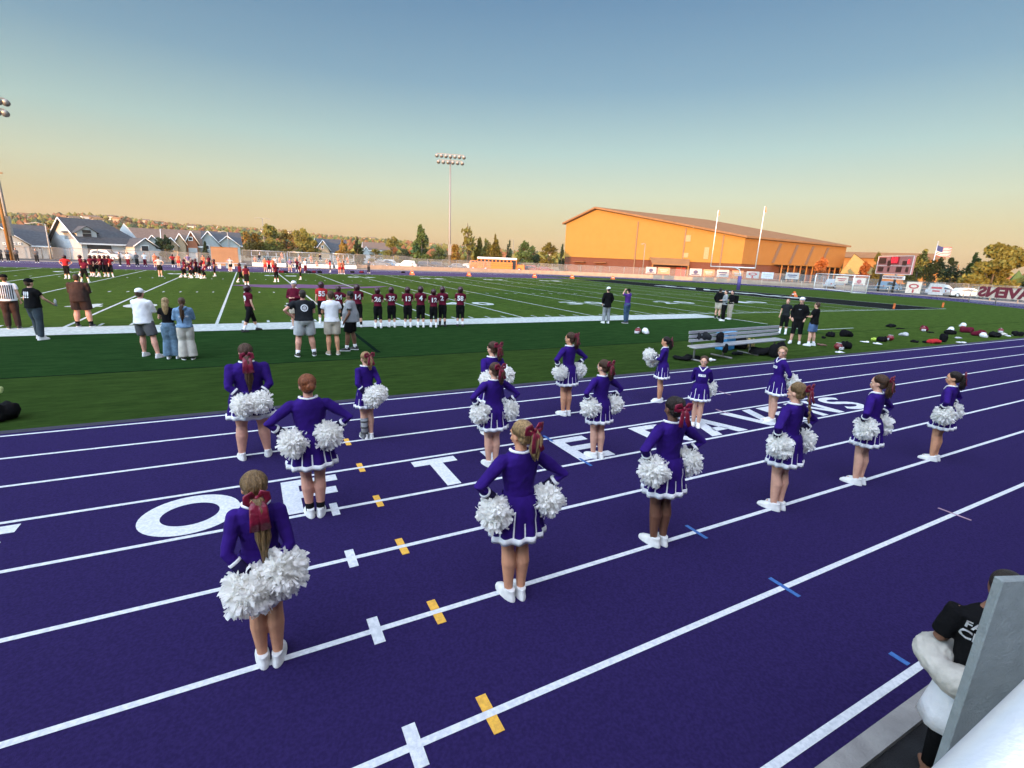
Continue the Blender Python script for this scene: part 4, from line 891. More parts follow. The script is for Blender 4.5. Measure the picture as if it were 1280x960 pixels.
b = B(); b.box((0, 0, 1.2), (5.5, 2.4, 1.5)); b.bevel(.1, 2); b.build('body', M_bus, t); b = B(); b.box((-.4, 0, 2.05), (4.4, 2.3, .5)); b.bevel(.1, 2); b.build('roof', M_bus, t)
for k in range(4): B().box((-1.9+k*1.0, -1.17, 2.02), (.75, .04, .34)).build('window', M_glass, t)
for x in (-1.8, 1.8): 
    for y_ in (-1.05, 1.05): wheel((x, y_, .45), t, .45, .28)
# ================================================================== PEOPLE
SKIN = {k: mat('skin_'+k, c, .55, tuple(v*.86 for v in c), 14, 0, .12, 90, spec=.35) for k, c in dict(fair=(.66, .36, .25), tan=(.60, .29, .165), rosy=(.62, .31, .22), brown=(.20, .095, .058), deep=(.15, .065, .038)).items()}
def hairm(k, c): return mat('hair_'+k, c, .45, tuple(v*.45 for v in c), 26, 0, .8, 45, spec=.4, stretch=(3.2, 3.2, .55), detail=4)
HAIR = {k: hairm(k, c) for k, c in dict(blonde=(.42, .27, .12), dirty=(.24, .145, .06), brown=(.085, .04, .02), auburn=(.26, .075, .022), dark=(.022, .013, .009), black=(.010, .009, .009)).items()}
def cloth(k, c, a=.25, sc=7, bump=.25): return mat('cloth_'+k, c, .9, None, sc, a, bump, 40, spec=.08)
C_pur = mat('uniform_purple', (.027, .007, .140), .85, (.019, .005, .100), 6, 0, .3, 22, spec=.12)
C_pleat = mat('uniform_purple_pleat', (.026, .007, .135), .85, (.018, .005, .098), 9, 0, .2, 30, spec=.12)
C_nvy = cloth('navy', (.014, .010, .042)); C_wht = cloth('white', (.74, .74, .75), .08); C_blk = cloth('black', (.007, .007, .008)); C_chr = cloth('charcoal', (.018, .020, .023))
C_mar = cloth('maroon', (.105, .008, .022)); C_red = cloth('red', (.42, .025, .03)); C_gry = cloth('grey', (.27, .28, .29)); C_kha = cloth('khaki', (.46, .40, .32)); C_dgr = cloth('dark_grey', (.10, .10, .105)); C_lgr = cloth('light_grey', (.42, .43, .43))
C_jean = cloth('jeans', (.055, .10, .165), .4, 10); C_ljean = cloth('light_jeans', (.13, .21, .29), .4, 10); C_den = cloth('denim', (.17, .28, .42), .4, 10); C_crm = cloth('cream', (.52, .49, .43)); C_bro = cloth('dark_brown', (.045, .028, .024)); C_vio = cloth('violet', (.08, .03, .20)); C_blu = cloth('blue', (.09, .15, .28))
C_sat = mat('satin_maroon', (.22, .008, .035), .38, (.13, .005, .02), 18, 0, .4, 30, spec=.5)
C_sho = mat('shoe_white', (.72, .72, .70), .6, (.60, .60, .58), 14, 0, .1, 40); C_shb = mat('shoe_black', (.02, .02, .022), .6)
M_helm = mat('helmet_shell', (.035, .007, .012), .3, (.03, .006, .010), 3, spec=.5); M_pom = mat('pompom_film', (.93, .92, .88), .6, (.90, .89, .86), 9, 0, spec=.3)
M_dark = mat('dark_feature', (.03, .015, .012), .5); M_lip = mat('lips', (.36, .10, .09), .5)
def person(label, xy, yaw, H, skin='fair', build=1.0, arms='down', legs='together', top=None, bottom=None, hair=None, shoes='white', headyaw=0, headtilt=0, vox=.014, face=False, group=None, lean=0, extra=None, seed=0, cat='person', bulk=0, fz=None, seated=False):
    """local frame: +y is where the person faces, +x the person's right hand side, unit figure 1.6 m tall"""
    rnd = random.Random(seed); s = H/1.6; bw = build
    t = root('person', (xy[0], xy[1], 0), label, cat, group, R(yaw)); S = Matrix.Scale(s, 4)
    if seated: S = Matrix.Translation((0, 0, -.36*s)) @ S
    def X(b): return b.xf(S)
    # joints
    if legs == 'together': feet = [(-.054, .008, 0), (.054, -.008, 0)]
    elif legs == 'apart': feet = [(-.16, 0, 0), (.16, 0, 0)]
    elif legs == 'stand': feet = [(-.11, .02, 0), (.11, -.02, 0)]
    elif legs == 'walk': feet = [(-.09, .30, 0), (.09, -.28, .02)]
    elif legs == 'wide': feet = [(-.25, .02, 0), (.25, -.03, 0)]
    elif legs == 'crouch': feet = [(-.20, .12, 0), (.20, -.18, 0)]
    else: feet = legs
    hz = .84 if not (legs == 'crouch') else .66
    L_ = Vector((0, math.sin(R(lean)), math.cos(R(lean))))      # torso direction
    pel = Vector((0, 0, hz))
    def tr(x, y, z): # point of the upright torso -> leaned torso
        dz = z-.84; return pel+Vector((x, y*math.cos(R(lean)), 0))+L_*dz+Vector((0, 0, -y*math.sin(R(lean)) if lean else 0))
    TM = Matrix.Translation(pel) @ Matrix.Rotation(-R(lean), 4, 'X') @ Matrix.Translation((0, 0, -.84))
    sh = .145*bw+.010
    ap = {'hips': ((.385, -.07, 1.125), (.215, .01, .955)), 'behind': ((.212, -.12, 1.065), (.075, -.17, .90)), 'down': ((.215, -.02, 1.05), (.225, .05, .83)), 'front': ((.215, .04, 1.06), (.06, .20, 1.06)),
          'crossed': ((.215, .08, 1.08), (-.02, .19, 1.12)), 'phone': ((.22, .12, 1.09), (.06, .26, 1.24)), 'head': ((.26, .10, 1.36), (.10, .14, 1.52)), 'out': ((.38, .05, 1.14), (.52, .16, .95)), 'poms': ((.22, .07, 1.08), (.10, .27, 1.13)), 'swing': ((.24, .1, 1.08), (.21, .26, .95)), 'pocket': ((.25, -.04, 1.07), (.20, .06, .88))}
    if isinstance(arms, str): arms = (arms, arms)
    A = []
    for sd3, nm in ((-1, arms[0]), (1, arms[1])):
        e, w_ = ap[nm]; k = .5+.5*bw
        A.append((tr(sd3*sh, 0, 1.295), tr(sd3*(e[0]*k if nm != 'x' else 0), e[1], e[2]), tr(sd3*w_[0]*(k if abs(w_[0]) > .15 else 1), w_[1]+bulk*.06, w_[2])))
    def legpts(i):
        f = Vector(feet[i]); h_ = Vector((-.078*bw if i == 0 else .078*bw, 0, hz)); kn = (h_*.52+Vector((f.x, f.y, .08+f.z))*.48)+Vector((0, .02+(.14 if legs == 'crouch' else .05 if legs == 'walk' and i == 1 else 0), 0)); an = Vector((f.x, f.y-.01, .075+f.z)); return h_, kn, an
    if seated:
        def legpts(i):
            x = -.09 if i == 0 else .09; return Vector((x, 0, .84)), Vector((x*1.4, .42, .86)), Vector((x*1.4, .46, .46))
        feet = [(-.126, .47, .38), (.126, .47, .38)]
    lw = .85+.15*bw if bw < 1.1 else bw*.95
    fine = vox < .012
    # ---- body
    b = B()
    for i in (0, 1):
        h_, kn, an = legpts(i); c1 = h_.lerp(kn, .5); c2 = kn.lerp(an, .33)+Vector((0, -.012, 0)); c3 = kn.lerp(an, .72)
        b.tube([h_, c1, kn.lerp(h_, .12), kn, c2, c3, an, an-Vector((0, 0, .03))], [.090*lw, .084*lw, .062*lw, .056*lw, .063*lw, .046*lw, .035*lw, .037], 12)
        f = Vector(feet[i]); b.tube([(f.x, f.y-.05, f.z+.045), (f.x, f.y+.05, f.z+.05), (f.x, f.y+.15, f.z+.03)], [.03, .032, .022], 8)
    tb_ = B(); tb_.stack([(0, 0, .78, .13*bw, .09*bw), (0, -.012, .87, .158*bw, .108*bw+bulk*.05), (0, 0, 1.0, .128*bw+bulk*.04, .088*bw+bulk*.07), (0, .004, 1.14, .142*bw+bulk*.02, .098*bw+bulk*.03), (0, -.004, 1.26, .152*bw, .088*bw), (0, -.008, 1.315, .120*bw, .064*bw), (0, -.008, 1.36, .07, .055)], 20)
    tb_.tube([(0, -.012, 1.33), (0, .0, 1.41)], [.052, .047], 12); tb_.xf(TM); tm = tb_.mesh('x'); b.bm.from_mesh(tm)
    for (a_, e_, w_) in A:
        b.tube([a_, a_.lerp(e_, .5), e_, e_.lerp(w_, .35), w_], [.040*lw, .037*lw, .033*lw, .033*lw, .024*lw], 10); b.blob(a_-Vector((0, 0, .012)), (.041*lw,)*3)
        d = (w_-e_).normalized(); sdv = d.cross(Vector((0, 0, 1))); sdv = sdv.normalized() if sdv.length > .1 else Vector((1, 0, 0)); pn = sdv.cross(d).normalized()
        b.tube([w_, w_+d*.035, w_+d*.075], [.026, .033, .030], 8, flat=(1, .7))
        if vox < .02:
            for q, (o_, l_) in enumerate(((-.027, .056), (-.009, .066), (.009, .062), (.027, .050))):
                p0 = w_+d*.07+sdv*o_; b.tube([p0, p0+d*l_*.55-pn*.006, p0+d*l_-pn*.026], [.0095, .009, .0075], 6)
            p0 = w_+d*.03+sdv*.03; b.tube([p0, p0+d*.03+sdv*.02, p0+d*.055+sdv*.018-pn*.012], [.011, .010, .008], 6)
    HM_ = TM @ Matrix.Translation((0, .004, 1.485)) @ Matrix.Rotation(R(headyaw), 4, 'Z') @ Matrix.Rotation(-R(headtilt), 4, 'X')
    hb = B(); hb.blob((0, -.006, .022), (.073, .091, .092)); hb.blob((0, .018, -.040), (.054, .062, .060)); hb.blob((0, .050, -.080), (.024, .024, .02)); hb.tube([(0, .078, .018), (0, .090, -.010), (0, .098, -.024), (0, .083, -.032)], [.008, .010, .012, .009], 8); hb.blob((0, .083, -.058), (.024, .010, .010)); hb.blob((0, .072, .036), (.05, .014, .012))
    for s_ in (-1, 1): hb.blob((s_*.074, -.008, -.008), (.011, .020, .030)); hb.blob((s_*.042, .050, -.022), (.022, .022, .02))
    hb.xf(HM_); b.bm.from_mesh(hb.mesh('x')); X(b)
    body = b.build('body', SKIN[skin], t); remesh(body, vox*(.75 if fine else 1)*s)
    def hpart(nm, fn, mats, vx=None, par=None):
        q = B(); fn(q); q.xf(HM_); X(q); o = q.build(nm, mats, par or t)
        if vx: remesh(o, vx)
        return o
    if face:
        for s_ in (-1, 1):
            hpart('eye', lambda q: q.blob((s_*.031, .079, .010), (.014, .006, .0075)), C_wht); hpart('iris', lambda q: q.blob((s_*.031, .0835, .010), (.0072, .004, .0072)), M_dark); hpart('eyebrow', lambda q: q.tube([(s_*.048, .070, .030), (s_*.032, .083, .036), (s_*.016, .085, .033)], .0035, 6), M_dark)
        hpart('lips', lambda q: q.blob((0, .089, -.060), (.021, .007, .0075)), M_lip)
    # ---- top
    tp = dict(top or {}); kind = tp.get('kind', 'tee'); tm_ = tp.get('mat', C_blk); off = tp.get('loose', .014)
    zlo = tp.get('zlo', .84)
    q = B(); pad = tp.get('pad', 0)
    q.stack([(0, -.006, zlo, .150*bw+off+.024*(kind != 'cheer'), .103*bw+off+.018*(kind != 'cheer')+bulk*.07), (0, -.004, .95, .138*bw+off+bulk*.04, .095*bw+off+bulk*.08), (0, 0, 1.03, .126*bw+off+bulk*.04+(0 if kind == 'cheer' else .012), .087*bw+off+bulk*.08+(0 if kind == 'cheer' else .008)), (0, .004, 1.15, .144*bw+off+pad*.3, .10*bw+off+bulk*.03+pad*.2), (0, -.004, 1.26, .158*bw+off+pad, .095*bw+off+pad*.35), (0, -.008, 1.315+pad*.2, .140*bw+off+pad*.9, .080*bw+off+pad*.3), (0, -.008, 1.345+pad*.2, .104*bw+off+pad*.6, .070*bw+off+pad*.2), (0, -.008, 1.37+pad*.25, .072+off*.6+pad*.2, .058+off*.6+pad*.1)], 24)
    if kind == 'hoodie': q.tube([(-.07, -.03, 1.37), (-.06, -.09, 1.35), (0, -.115, 1.32), (.06, -.09, 1.35), (.07, -.03, 1.37)], [.03, .045, .055, .045, .03], 8)
    q.xf(TM)
    sl = tp.get('sleeve', 1.0)       # 0.35 short, 1 long
    for (a_, e_, w_) in A:
        r1, r2, r3 = .051*lw+off*.6+pad*.35, .047*lw+off*.6, .031*lw+off*.45
        q.blob(a_+Vector((0, 0, -.008)), (.054*lw+off*.5+pad*.5, .054*lw+off*.5+pad*.35, .048*lw+off*.5+pad*.25))
        if sl >= .9: q.tube([a_, a_.lerp(e_, .5), e_, e_.lerp(w_, .5), e_.lerp(w_, sl*.98)], [r1, r2*1.0, .040*lw+off*.6, .036*lw+off*.5, r3], 12)
        else: q.tube([a_, a_.lerp(e_, sl*1.4)], [r1, r2+.012], 12)
    X(q); bvh = BVHTree.FromBMesh(q.bm); tops = q.build('cheer_top' if kind == 'cheer' else 'jersey' if kind == 'jersey' else 'shirt' if kind in ('tee', 'polo') else kind, tm_, t); remesh(tops, vox*s*(.8 if fine else 1), .015 if vox < .02 else 0, .085)
    def band(a0, a1, r, nm, mt):
        for (a_, e_, w_) in A:
            o = B(); p0, p1 = e_.lerp(w_, a0), e_.lerp(w_, a1); o.tube([p0, p0.lerp(p1, .1), p0.lerp(p1, .9), p1], [r-.004, r, r*.97, r*.97-.004], 14); X(o); o.build(nm, mt, t)
    if kind == 'cheer':
        band(.32, .43, .0425*lw+off*.45, 'cuff_band', C_wht); band(.43, 1.02, .0415*lw+off*.45, 'dark_cuff', C_nvy)
        # white collar: a low ring that dips to a V in front
        q = B(); n_ = 26; ri = []
        for k in range(n_+1):
            a = 2*math.pi*k/n_; fx = math.sin(a); fy = math.cos(a); dip = max(0, fy)**3*.075
            rx, ry = .082+off*.5, .066+off*.5; ri.append(Vector((fx*rx*(1-.3*max(0, fy)**2), fy*(ry+dip*.12)+.002, 1.358-dip+.010*abs(fx))))
        q.tube(ri, .0125, 8, cap=False); q.xf(TM); X(q); q.build('collar', C_wht, t)
    def stamp(me_b, nm, mt, z, side=-1, w=None, x0=0):
        """flat lettering laid on the cloth; side -1 = back, 1 = chest"""
        M_ = Matrix.Translation((x0*s, side*1.0, z*s)) @ Matrix.Rotation(R(90), 4, 'X')
        if side > 0: M_ = Matrix.Translation((x0*s, 1.0, z*s)) @ Matrix.Rotation(math.pi, 4, 'Z') @ Matrix.Rotation(R(90), 4, 'X')
        me_b.xf(M_); bmesh.ops.triangulate(me_b.bm, faces=me_b.bm.faces[:])
        for v in me_b.bm.verts:
            hit = bvh.ray_cast(v.co, Vector((0, -side, 0)))
            v.co.y = (hit[0].y if hit[0] else 0)+side*(.012 if v.co.y*side > 1.0 else .004)
        return me_b.build(nm, mt, t)
    if 'number' in tp: 
        try: stamp(text_bm(tp['number'], .26*s, .035, .002), 'jersey_number', C_wht, 1.16, tp.get('nside', -1), x0=0)
        except Exception: pass
    if 'print' in tp:
        a_ = tp['print']; stamp(text_bm(a_[0], a_[1]*s, .02, .002), 'print', a_[3] if len(a_) > 3 else C_wht, a_[2], a_[4] if len(a_) > 4 else -1)
    if 'emblem' in tp:
        q = B(); n_ = 20
        for r0_, r1_ in ((.085, .06), (.045, .0)):
            for k in range(n_):
                if r1_ == 0 and k % 3 == 0: continue
                a, c = 2*math.pi*k/n_, 2*math.pi*(k+1)/n_; q.poly([(r0_*math.cos(a)*s, r0_*math.sin(a)*s, .01), (r0_*math.cos(c)*s, r0_*math.sin(c)*s, .01), (r1_*math.cos(c)*s, r1_*math.sin(c)*s, .01), (r1_*math.cos(a)*s, r1_*math.sin(a)*s, .01)])
        stamp(q, 'emblem', C_wht, 1.19)
    if 'patch' in tp:
        q = B(); 
        for i_ in range(6): q.poly([((-.075+i_*.025)*s, -.025*s, .01), ((-.05+i_*.025)*s, -.025*s, .01), ((-.05+i_*.025)*s, .025*s, .01), ((-.075+i_*.025)*s, .025*s, .01)])
        stamp(q, 'chest_patch', C_wht, 1.19, 1); stamp(text_bm('RAVENS', .036*s, .02, .002, .12*s), 'chest_lettering', C_pur, 1.19, 1)
    if 'stripes' in tp:
        for k in range(-3, 4):
            q = B(); nz = 8
            for side in (-1, 1):
                for j in range(nz): q.poly([((k*.045-.011)*s, side, (.90+j*.05)*s), ((k*.045+.011)*s, side, (.90+j*.05)*s), ((k*.045+.011)*s, side, (.95+j*.05)*s), ((k*.045-.011)*s, side, (.95+j*.05)*s)])
            for v in q.bm.verts:
                sdn = 1 if v.co.y > 0 else -1; hit = bvh.ray_cast(v.co, Vector((0, -sdn, 0))); v.co.y = (hit[0].y if hit[0] else 0)+sdn*.010
            q.build('stripe', C_blk, t)
    # ---- bottom
    bt = dict(bottom or {}); bk = bt.get('kind', 'shorts'); bm_ = bt.get('mat', C_blk)
    if bk == 'skirt':
        q = B(); n_ = 96; zt2, zb2 = 1.0, bt.get('zb', .615); rows = 7; G_ = []; npl = 12; amp = .030
        for j in range(rows+1):
            u = j/rows; z = zt2+(zb2-zt2)*u; rx = (.130*bw+.022)+(.088+.02*bw)*u**.85+.03*(bw-1); ry = (.092*bw+.022)+(.088)*u**.85+.03*(bw-1)
            if .1 < u < .55: rx += .012*bw; ry += .014*bw
            row = []
            for k in range(n_):
                a = 2*math.pi*k/n_; ph = (k % (n_//npl))/(n_//npl); w_ = u*amp*(.5-.5*math.cos(2*math.pi*(ph+.5))) ; wob = math.sin(a*5+seed)*.006*u
                row.append(q.bm.verts.new(((rx-w_+wob)*math.cos(a), (ry-w_+wob)*math.sin(a)-.006, z-.004*u*math.sin(a*3+seed))))
            G_.append(row)
        class V_:
            def __init__(s2, c): s2.co = c.copy()
        gb = [V_(v.co) for v in G_[-1]]; gt = [V_(v.co) for v in G_[-2]]; HEM = [(gb, .975, 0.0), (gb, 1.02, -.004), (gb, 1.022, .022), (gb, 1.004, .050), (gb, .975, .052)]
        for j in range(rows):
            for k in range(n_):
                f = q.bm.faces.new((G_[j][k], G_[j][(k+1) % n_], G_[j+1][(k+1) % n_], G_[j+1][k])); f.smooth = True
                ph = k % (n_//npl); u = j/rows
                inpl = (k//(n_//npl)) % 2 == 0 and ((ph == 0 and u > .2) or (ph == 7 and u > .55))
                f.material_index = 1 if inpl else 0
        X(q); sk_ = q.build('pleated_skirt', [C_pleat, C_wht], t)
        q = B(); hb_ = [[q.bm.verts.new((v.co.x*m_+0*v.co.x, v.co.y*m_, v.co.z+dz)) for v in G2] for (G2, m_, dz) in HEM]
        for r0_, r1_ in zip(hb_, hb_[1:]):
            for k in range(n_): q.bm.faces.new((r0_[k], r0_[(k+1) % n_], r1_[(k+1) % n_], r1_[k])).smooth = True
        X(q); q.build('hem_band', C_wht, sk_)
        q = B(); q.stack([(0, -.005, .70, .155*bw, .11*bw), (0, -.01, .80, .168*bw, .118*bw), (0, 0, .95, .145*bw, .10*bw)], 18); X(q); q.build('briefs', C_nvy, t)
    else:
        end = {'shorts': .44, 'pants': 1.0, 'football': .60, 'wide': 1.0}[bk]; end = bt.get('end', end); lo = {'shorts': .026, 'pants': .022, 'football': .016, 'wide': .030}[bk]
        q = B(); q.stack([(0, -.008, .77 if hz > .8 else .6, .135*bw+lo*.5, .095*bw+lo*.5), (0, -.012, hz+.02, .162*bw+lo*.5, .113*bw+lo*.5+bulk*.05), (0, -.005, hz+.12, .148*bw+lo*.5, .10*bw+lo*.5+bulk*.07)], 20)
        for i in (0, 1):
            h_, kn, an = legpts(i); P_ = [h_, h_.lerp(kn, .55), kn.lerp(h_, .08), kn.lerp(an, .35), kn.lerp(an, .75), an]; Rr = [.092*lw+lo, .083*lw+lo, .06*lw+lo, .06*lw+lo*(1 if bk != 'wide' else 1.7), .046*lw+lo*(1.2 if bk != 'wide' else 2.3), .042*lw+lo*(1 if bk != 'wide' else 2.6)]
            n_ = {'shorts': 3, 'football': 4}.get(bk, 6)
            if bk == 'shorts': P_ = P_[:3]; Rr = [.096*lw+lo*.8, .088*lw+lo*1.1, .078*lw+lo*1.2]; P_[2] = h_.lerp(kn, end/.5)
            q.tube(P_[:n_], Rr[:n_], 12)
        X(q); o = q.build({'shorts': 'shorts', 'pants': 'trousers', 'football': 'football_pants', 'wide': 'jeans'}[bk], bm_, t); remesh(o, vox*s, .008 if vox < .02 else 0, .14)
    # ---- shoes
    sm_ = {'white': C_sho, 'black': C_shb, 'sand': mat('shoe_sand', (.45, .33, .24), .7)}[shoes]
    for i in (0, 1):
        f = Vector(feet[i]); q = B(); toe = R((8 if i == 1 else -8)*(-1)); 
        def outl(yc, ry, rx, z): return [(rx*math.cos(a)*(1+.10*math.sin(a)), yc+ry*math.copysign(abs(math.sin(a))**.85, math.sin(a)), z) for a in [k*2*math.pi/20 for k in range(20)]]
        RG = [[q.bm.verts.new(p_) for p_ in outl(*o_)] for o_ in ((.040, .133, .045, .003), (.040, .138, .050, .018), (.038, .136, .049, .036), (.028, .118, .045, .056), (.002, .086, .041, .074), (-.028, .056, .039, .092), (-.030, .052, .038, .104))]
        for r0_, r1_ in zip(RG, RG[1:]):
            for k in range(20): q.bm.faces.new((r0_[k], r0_[(k+1) % 20], r1_[(k+1) % 20], r1_[k])).smooth = True
        q.bm.faces.new(RG[0]); q.bm.faces.new(RG[-1])
        q.xf(Matrix.Translation(f) @ Matrix.Rotation(toe, 4, 'Z')); X(q); so = q.build('shoe', sm_, t)
        if vox < .02:
            q = B(); q.prism([(.052*math.cos(a)*(1+.10*math.sin(a)), .141*math.copysign(abs(math.sin(a))**.85, math.sin(a))+.040) for a in [k*.349 for k in range(18)]], .001, .022); q.xf(Matrix.Translation(f) @ Matrix.Rotation(toe, 4, 'Z')); X(q); q.build('sole', C_sho, so)
            q = B(); [q.tube([(-.024, y_, .082-(y_-.02)*.33), (.024, y_+.004, .082-(y_-.02)*.33)], .0035, 5) for y_ in (.02, .04, .06, .08)]; q.xf(Matrix.Translation(f) @ Matrix.Rotation(toe, 4, 'Z')); X(q); q.build('lace', C_lgr, so)
        if bt.get('socks') or (extra and 'socks' in extra):
            h_, kn, an = legpts(i); q = B(); top_ = .55 if bk == 'football' else .78; q.tube([kn.lerp(an, top_), an, an-Vector((0, 0, .02))], [.052*lw if bk == 'football' else .046*lw, .037*lw+.004, .038], 12); X(q); q.build('sock', bt.get('socks') or extra['socks'], t)
    # ---- hair and headgear
    hs, hc = (hair or ('short', 'brown'))[:2]; hmat = HAIR.get(hc)
    vh = .010*s if fine else .014*s
    if hs != 'helmet':
        def cap(q):
            q.blob((0, -.020, .040), (.083, .090, .086)); q.blob((0, -.045, -.012), (.074, .058, .068))
            if hs in ('long', 'hood'): q.tube([(0, -.06, 0), (0, -.085, -.10), (0, -.088, -.20), (0, -.085, -.32)], [.078, .080, .070, .035], 12, flat=(.55, 1))
            if hs == 'bun': q.blob((0, -.10, .075), (.052, .046, .048)); q.blob((.012, -.125, .05), (.03, .03, .03))
            if hs == 'updo': q.blob((0, -.065, .03), (.074, .055, .075)); q.blob((.02, -.095, -.01), (.05, .035, .045)); q.blob((-.025, -.09, .05), (.045, .035, .04))
            if hs == 'curly':
                for k in range(26): a = k*2.4; zz = .03+.09*(k/26); rr = .085*math.sqrt(max(.1, 1-(zz-.03)**2/.012)); q.blob((rr*math.cos(a), rr*math.sin(a)*.9-.02, zz+.01), (.024,)*3, u=8, v=6)
        if hs != 'bald': hpart('hair', cap, hmat, vh)
    if fine or (vox < .0135 and hs in ('ponytail', 'lowpony', 'braid', 'bun', 'updo')):
        zt_ = {'lowpony': -.045, 'bun': .06, 'updo': .0}.get(hs, .055); tie = Vector((0, -.108, zt_)); cc = Vector((0, -.020, .034)); ra = Vector((.0865, .0935, .0895))
        def strands(q):
            for k in range(46):
                a = R(-138+276*k/45.0); h0 = .055-.105*abs(math.sin(a/2))**1.2 if abs(a) > .6 else .075
                st_ = cc+Vector((math.sin(a)*ra.x, math.cos(a)*ra.y*.80, h0)); pts_ = []
                for j in range(7):
                    u = j/6; p_ = st_.lerp(tie, u)-cc; up_ = math.sin(u*math.pi)*.10*max(0, math.cos(a*.6)); p_.z += up_
                    l_ = math.sqrt((p_.x/ra.x)**2+(p_.y/ra.y)**2+(p_.z/ra.z)**2) or 1; pts_.append(cc+p_/l_*(1.0 if u < .98 else 1.12)+Vector((0, 0, 0)))
                q.tube(pts_, [.003, .0052, .006, .006, .006, .0055, .004], 5)
        hpart('hair_strands', strands, hmat)
    if hs in ('ponytail', 'lowpony', 'braid'):
        ln = {'ponytail': .26, 'lowpony': .48, 'braid': .36}[hs]; side = (hair[3] if len(hair) > 3 else 0)
        zz0 = .055 if hs != 'lowpony' else -.045
        def pony(q):
            if hs == 'braid':
                for k in range(11):
                    u = k/10; q.blob((side+.012*(-1)**k, -.118-.035*math.sin(u*2.2)+.02*u, zz0-.03-ln*u), (.026*(1-.45*u), .022*(1-.4*u), .024), u=10, v=6)
            else:
                for k in range(15):
                    a = k*2.39; r_ = .020*math.sqrt(k/15.0)*1.35; c, d = r_*math.cos(a), r_*math.sin(a)
                    q.tube([(c*.3, -.092+d*.3, zz0), (side*.4+c*.9, -.132+d*.8, zz0-.010), (side+c*1.5, -.140+d*1.2, zz0-.085), (side+c*1.75+.012*math.sin(k*1.7), -.122+d*1.5, zz0-ln*.62), (side+c*1.1+.018*math.sin(k*2.3), -.108+d*1.2, zz0-ln*(.90+.12*math.sin(k*5.1)))], [.013, .016, .017, .015, .005], 6)
        hpart('ponytail', pony, hmat)
    if hair and len(hair) > 2 and hair[2]:       # bow
        zz0 = {'lowpony': -.045, 'bun': .02, 'updo': .02}.get(hs, .055); yy = -.150 if hs != 'lowpony' else -.128; sc_ = {'lowpony': 1.25}.get(hs, 1.0)
        lowb = hs == 'lowpony'
        def bow(q):
            for s_ in (-1, 1):
                pts_ = [(s_*.012, yy, zz0), (s_*.035, yy-.012, zz0+.036), (s_*.060, yy-.006, zz0+.020), (s_*.066, yy, zz0-.022), (s_*.045, yy-.008, zz0-.045), (s_*.012, yy, zz0-.012)] if lowb else [(s_*sc_*.012, yy, zz0), (s_*sc_*.045, yy-.012, zz0+.034*sc_), (s_*sc_*.088, yy-.004, zz0+.028*sc_), (s_*sc_*.092, yy+.006, zz0-.008), (s_*sc_*.050, yy-.010, zz0-.016*sc_), (s_*.010, yy, zz0-.004)]
                q.tube(pts_, [.010, .020, .022, .020, .016, .010], 8, flat=(.35, 1.2))
                wv = [(s_*.010, yy-.006, zz0), (s_*.024, yy-.040, zz0-.05), (s_*.026, yy-.050, zz0-.13), (s_*.036, yy-.048, zz0-.22)] if lowb else [(s_*.006, yy-.004, zz0-.004), (s_*.026*sc_, yy-.018, zz0-.055*sc_), (s_*.036*sc_, yy-.012, zz0-.115*sc_), (s_*.054*sc_, yy-.022, zz0-.172*sc_)]
                q.tube(wv, [.012, .026*sc_, .028*sc_, .026*sc_], 8, flat=(.18, 1))
            q.blob((0, yy-.008, zz0), (.016, .014, .018))
        hpart('hair_bow', bow, C_sat)
    if hair and hs in ('short', 'cap', 'long') and len(hair) > 4 and hair[4]:
        cm = hair[4]
        def capg(q): q.blob((0, -.012, .052), (.089, .100, .078)); q.box((0, .125, .050), (.12, .11, .010), Matrix.Rotation(R(-8), 3, 'X'))
        hpart('cap', capg, cm, vh)
    if hs == 'helmet':
        hm_ = hair[5] if len(hair) > 5 else M_helm
        def hel(q): q.blob((0, -.012, .030), (.118, .136, .128), u=20, v=14); q.blob((0, -.02, -.045), (.108, .110, .065))
        o = hpart('helmet', hel, hm_, vh)
        def fm(q):
            for z_, w_ in ((-.02, .09), (-.055, .085), (-.09, .07)): q.tube([(-.10, .05, z_), (-w_*.7, .125, z_), (0, .155, z_), (w_*.7, .125, z_), (.10, .05, z_)], .007, 6)
            q.tube([(0, .14, .02), (0, .157, -.02), (0, .15, -.095)], .007, 6)
        hpart('face_mask', fm, C_wht if hair[3] else M_dark)
    t['hands'] = [list((S @ A[0][2])[:]), list((S @ A[1][2])[:])]
    t['sc'] = s
    return t
# ---- pom-poms
def pom_mesh(seed, n=300):
    rnd = random.Random(seed); b = B(); b.blob((0, 0, 0), (.112, .112, .106), u=12, v=8); bm = b.bm
    for i in range(n):
        d = Vector([rnd.gauss(0, 1) for _ in range(3)]).normalized(); w_ = d.orthogonal().normalized(); w_ = (Matrix.Rotation(rnd.random()*6.28, 3, d) @ w_); sd_ = d.cross(w_)
        L1 = rnd.uniform(.115, .158)*(1+.10*math.sin(d.x*4+seed)*math.cos(d.z*5)); wd = rnd.uniform(.0085, .014); pr = None; c = d*.08; dr = d.copy(); st_ = (L1-.08)/4*1.12; cur = rnd.uniform(-.55, .55); tw = rnd.uniform(-.5, .5)
        for k in range(5):
            ww = (Matrix.Rotation(tw*k*.4, 3, dr) @ w_)*wd; cu = [bm.verts.new(c-ww), bm.verts.new(c+ww)]
            if pr: bm.faces.new((pr[0], pr[1], cu[1], cu[0]))
            pr = cu; dr = (dr+sd_*cur*(.25+.28*k)+Vector((0, 0, -.05*k))).normalized(); c = c+dr*st_
    return b.mesh('pom', False)
_t = M_pom.node_tree; _b = _t.nodes['Principled BSDF']; _tr = _t.nodes.new('ShaderNodeBsdfTranslucent'); _tr.inputs[0].default_value = (.95, .94, .90, 1); _mx = _t.nodes.new('ShaderNodeMixShader'); _mx.inputs[0].default_value = .5
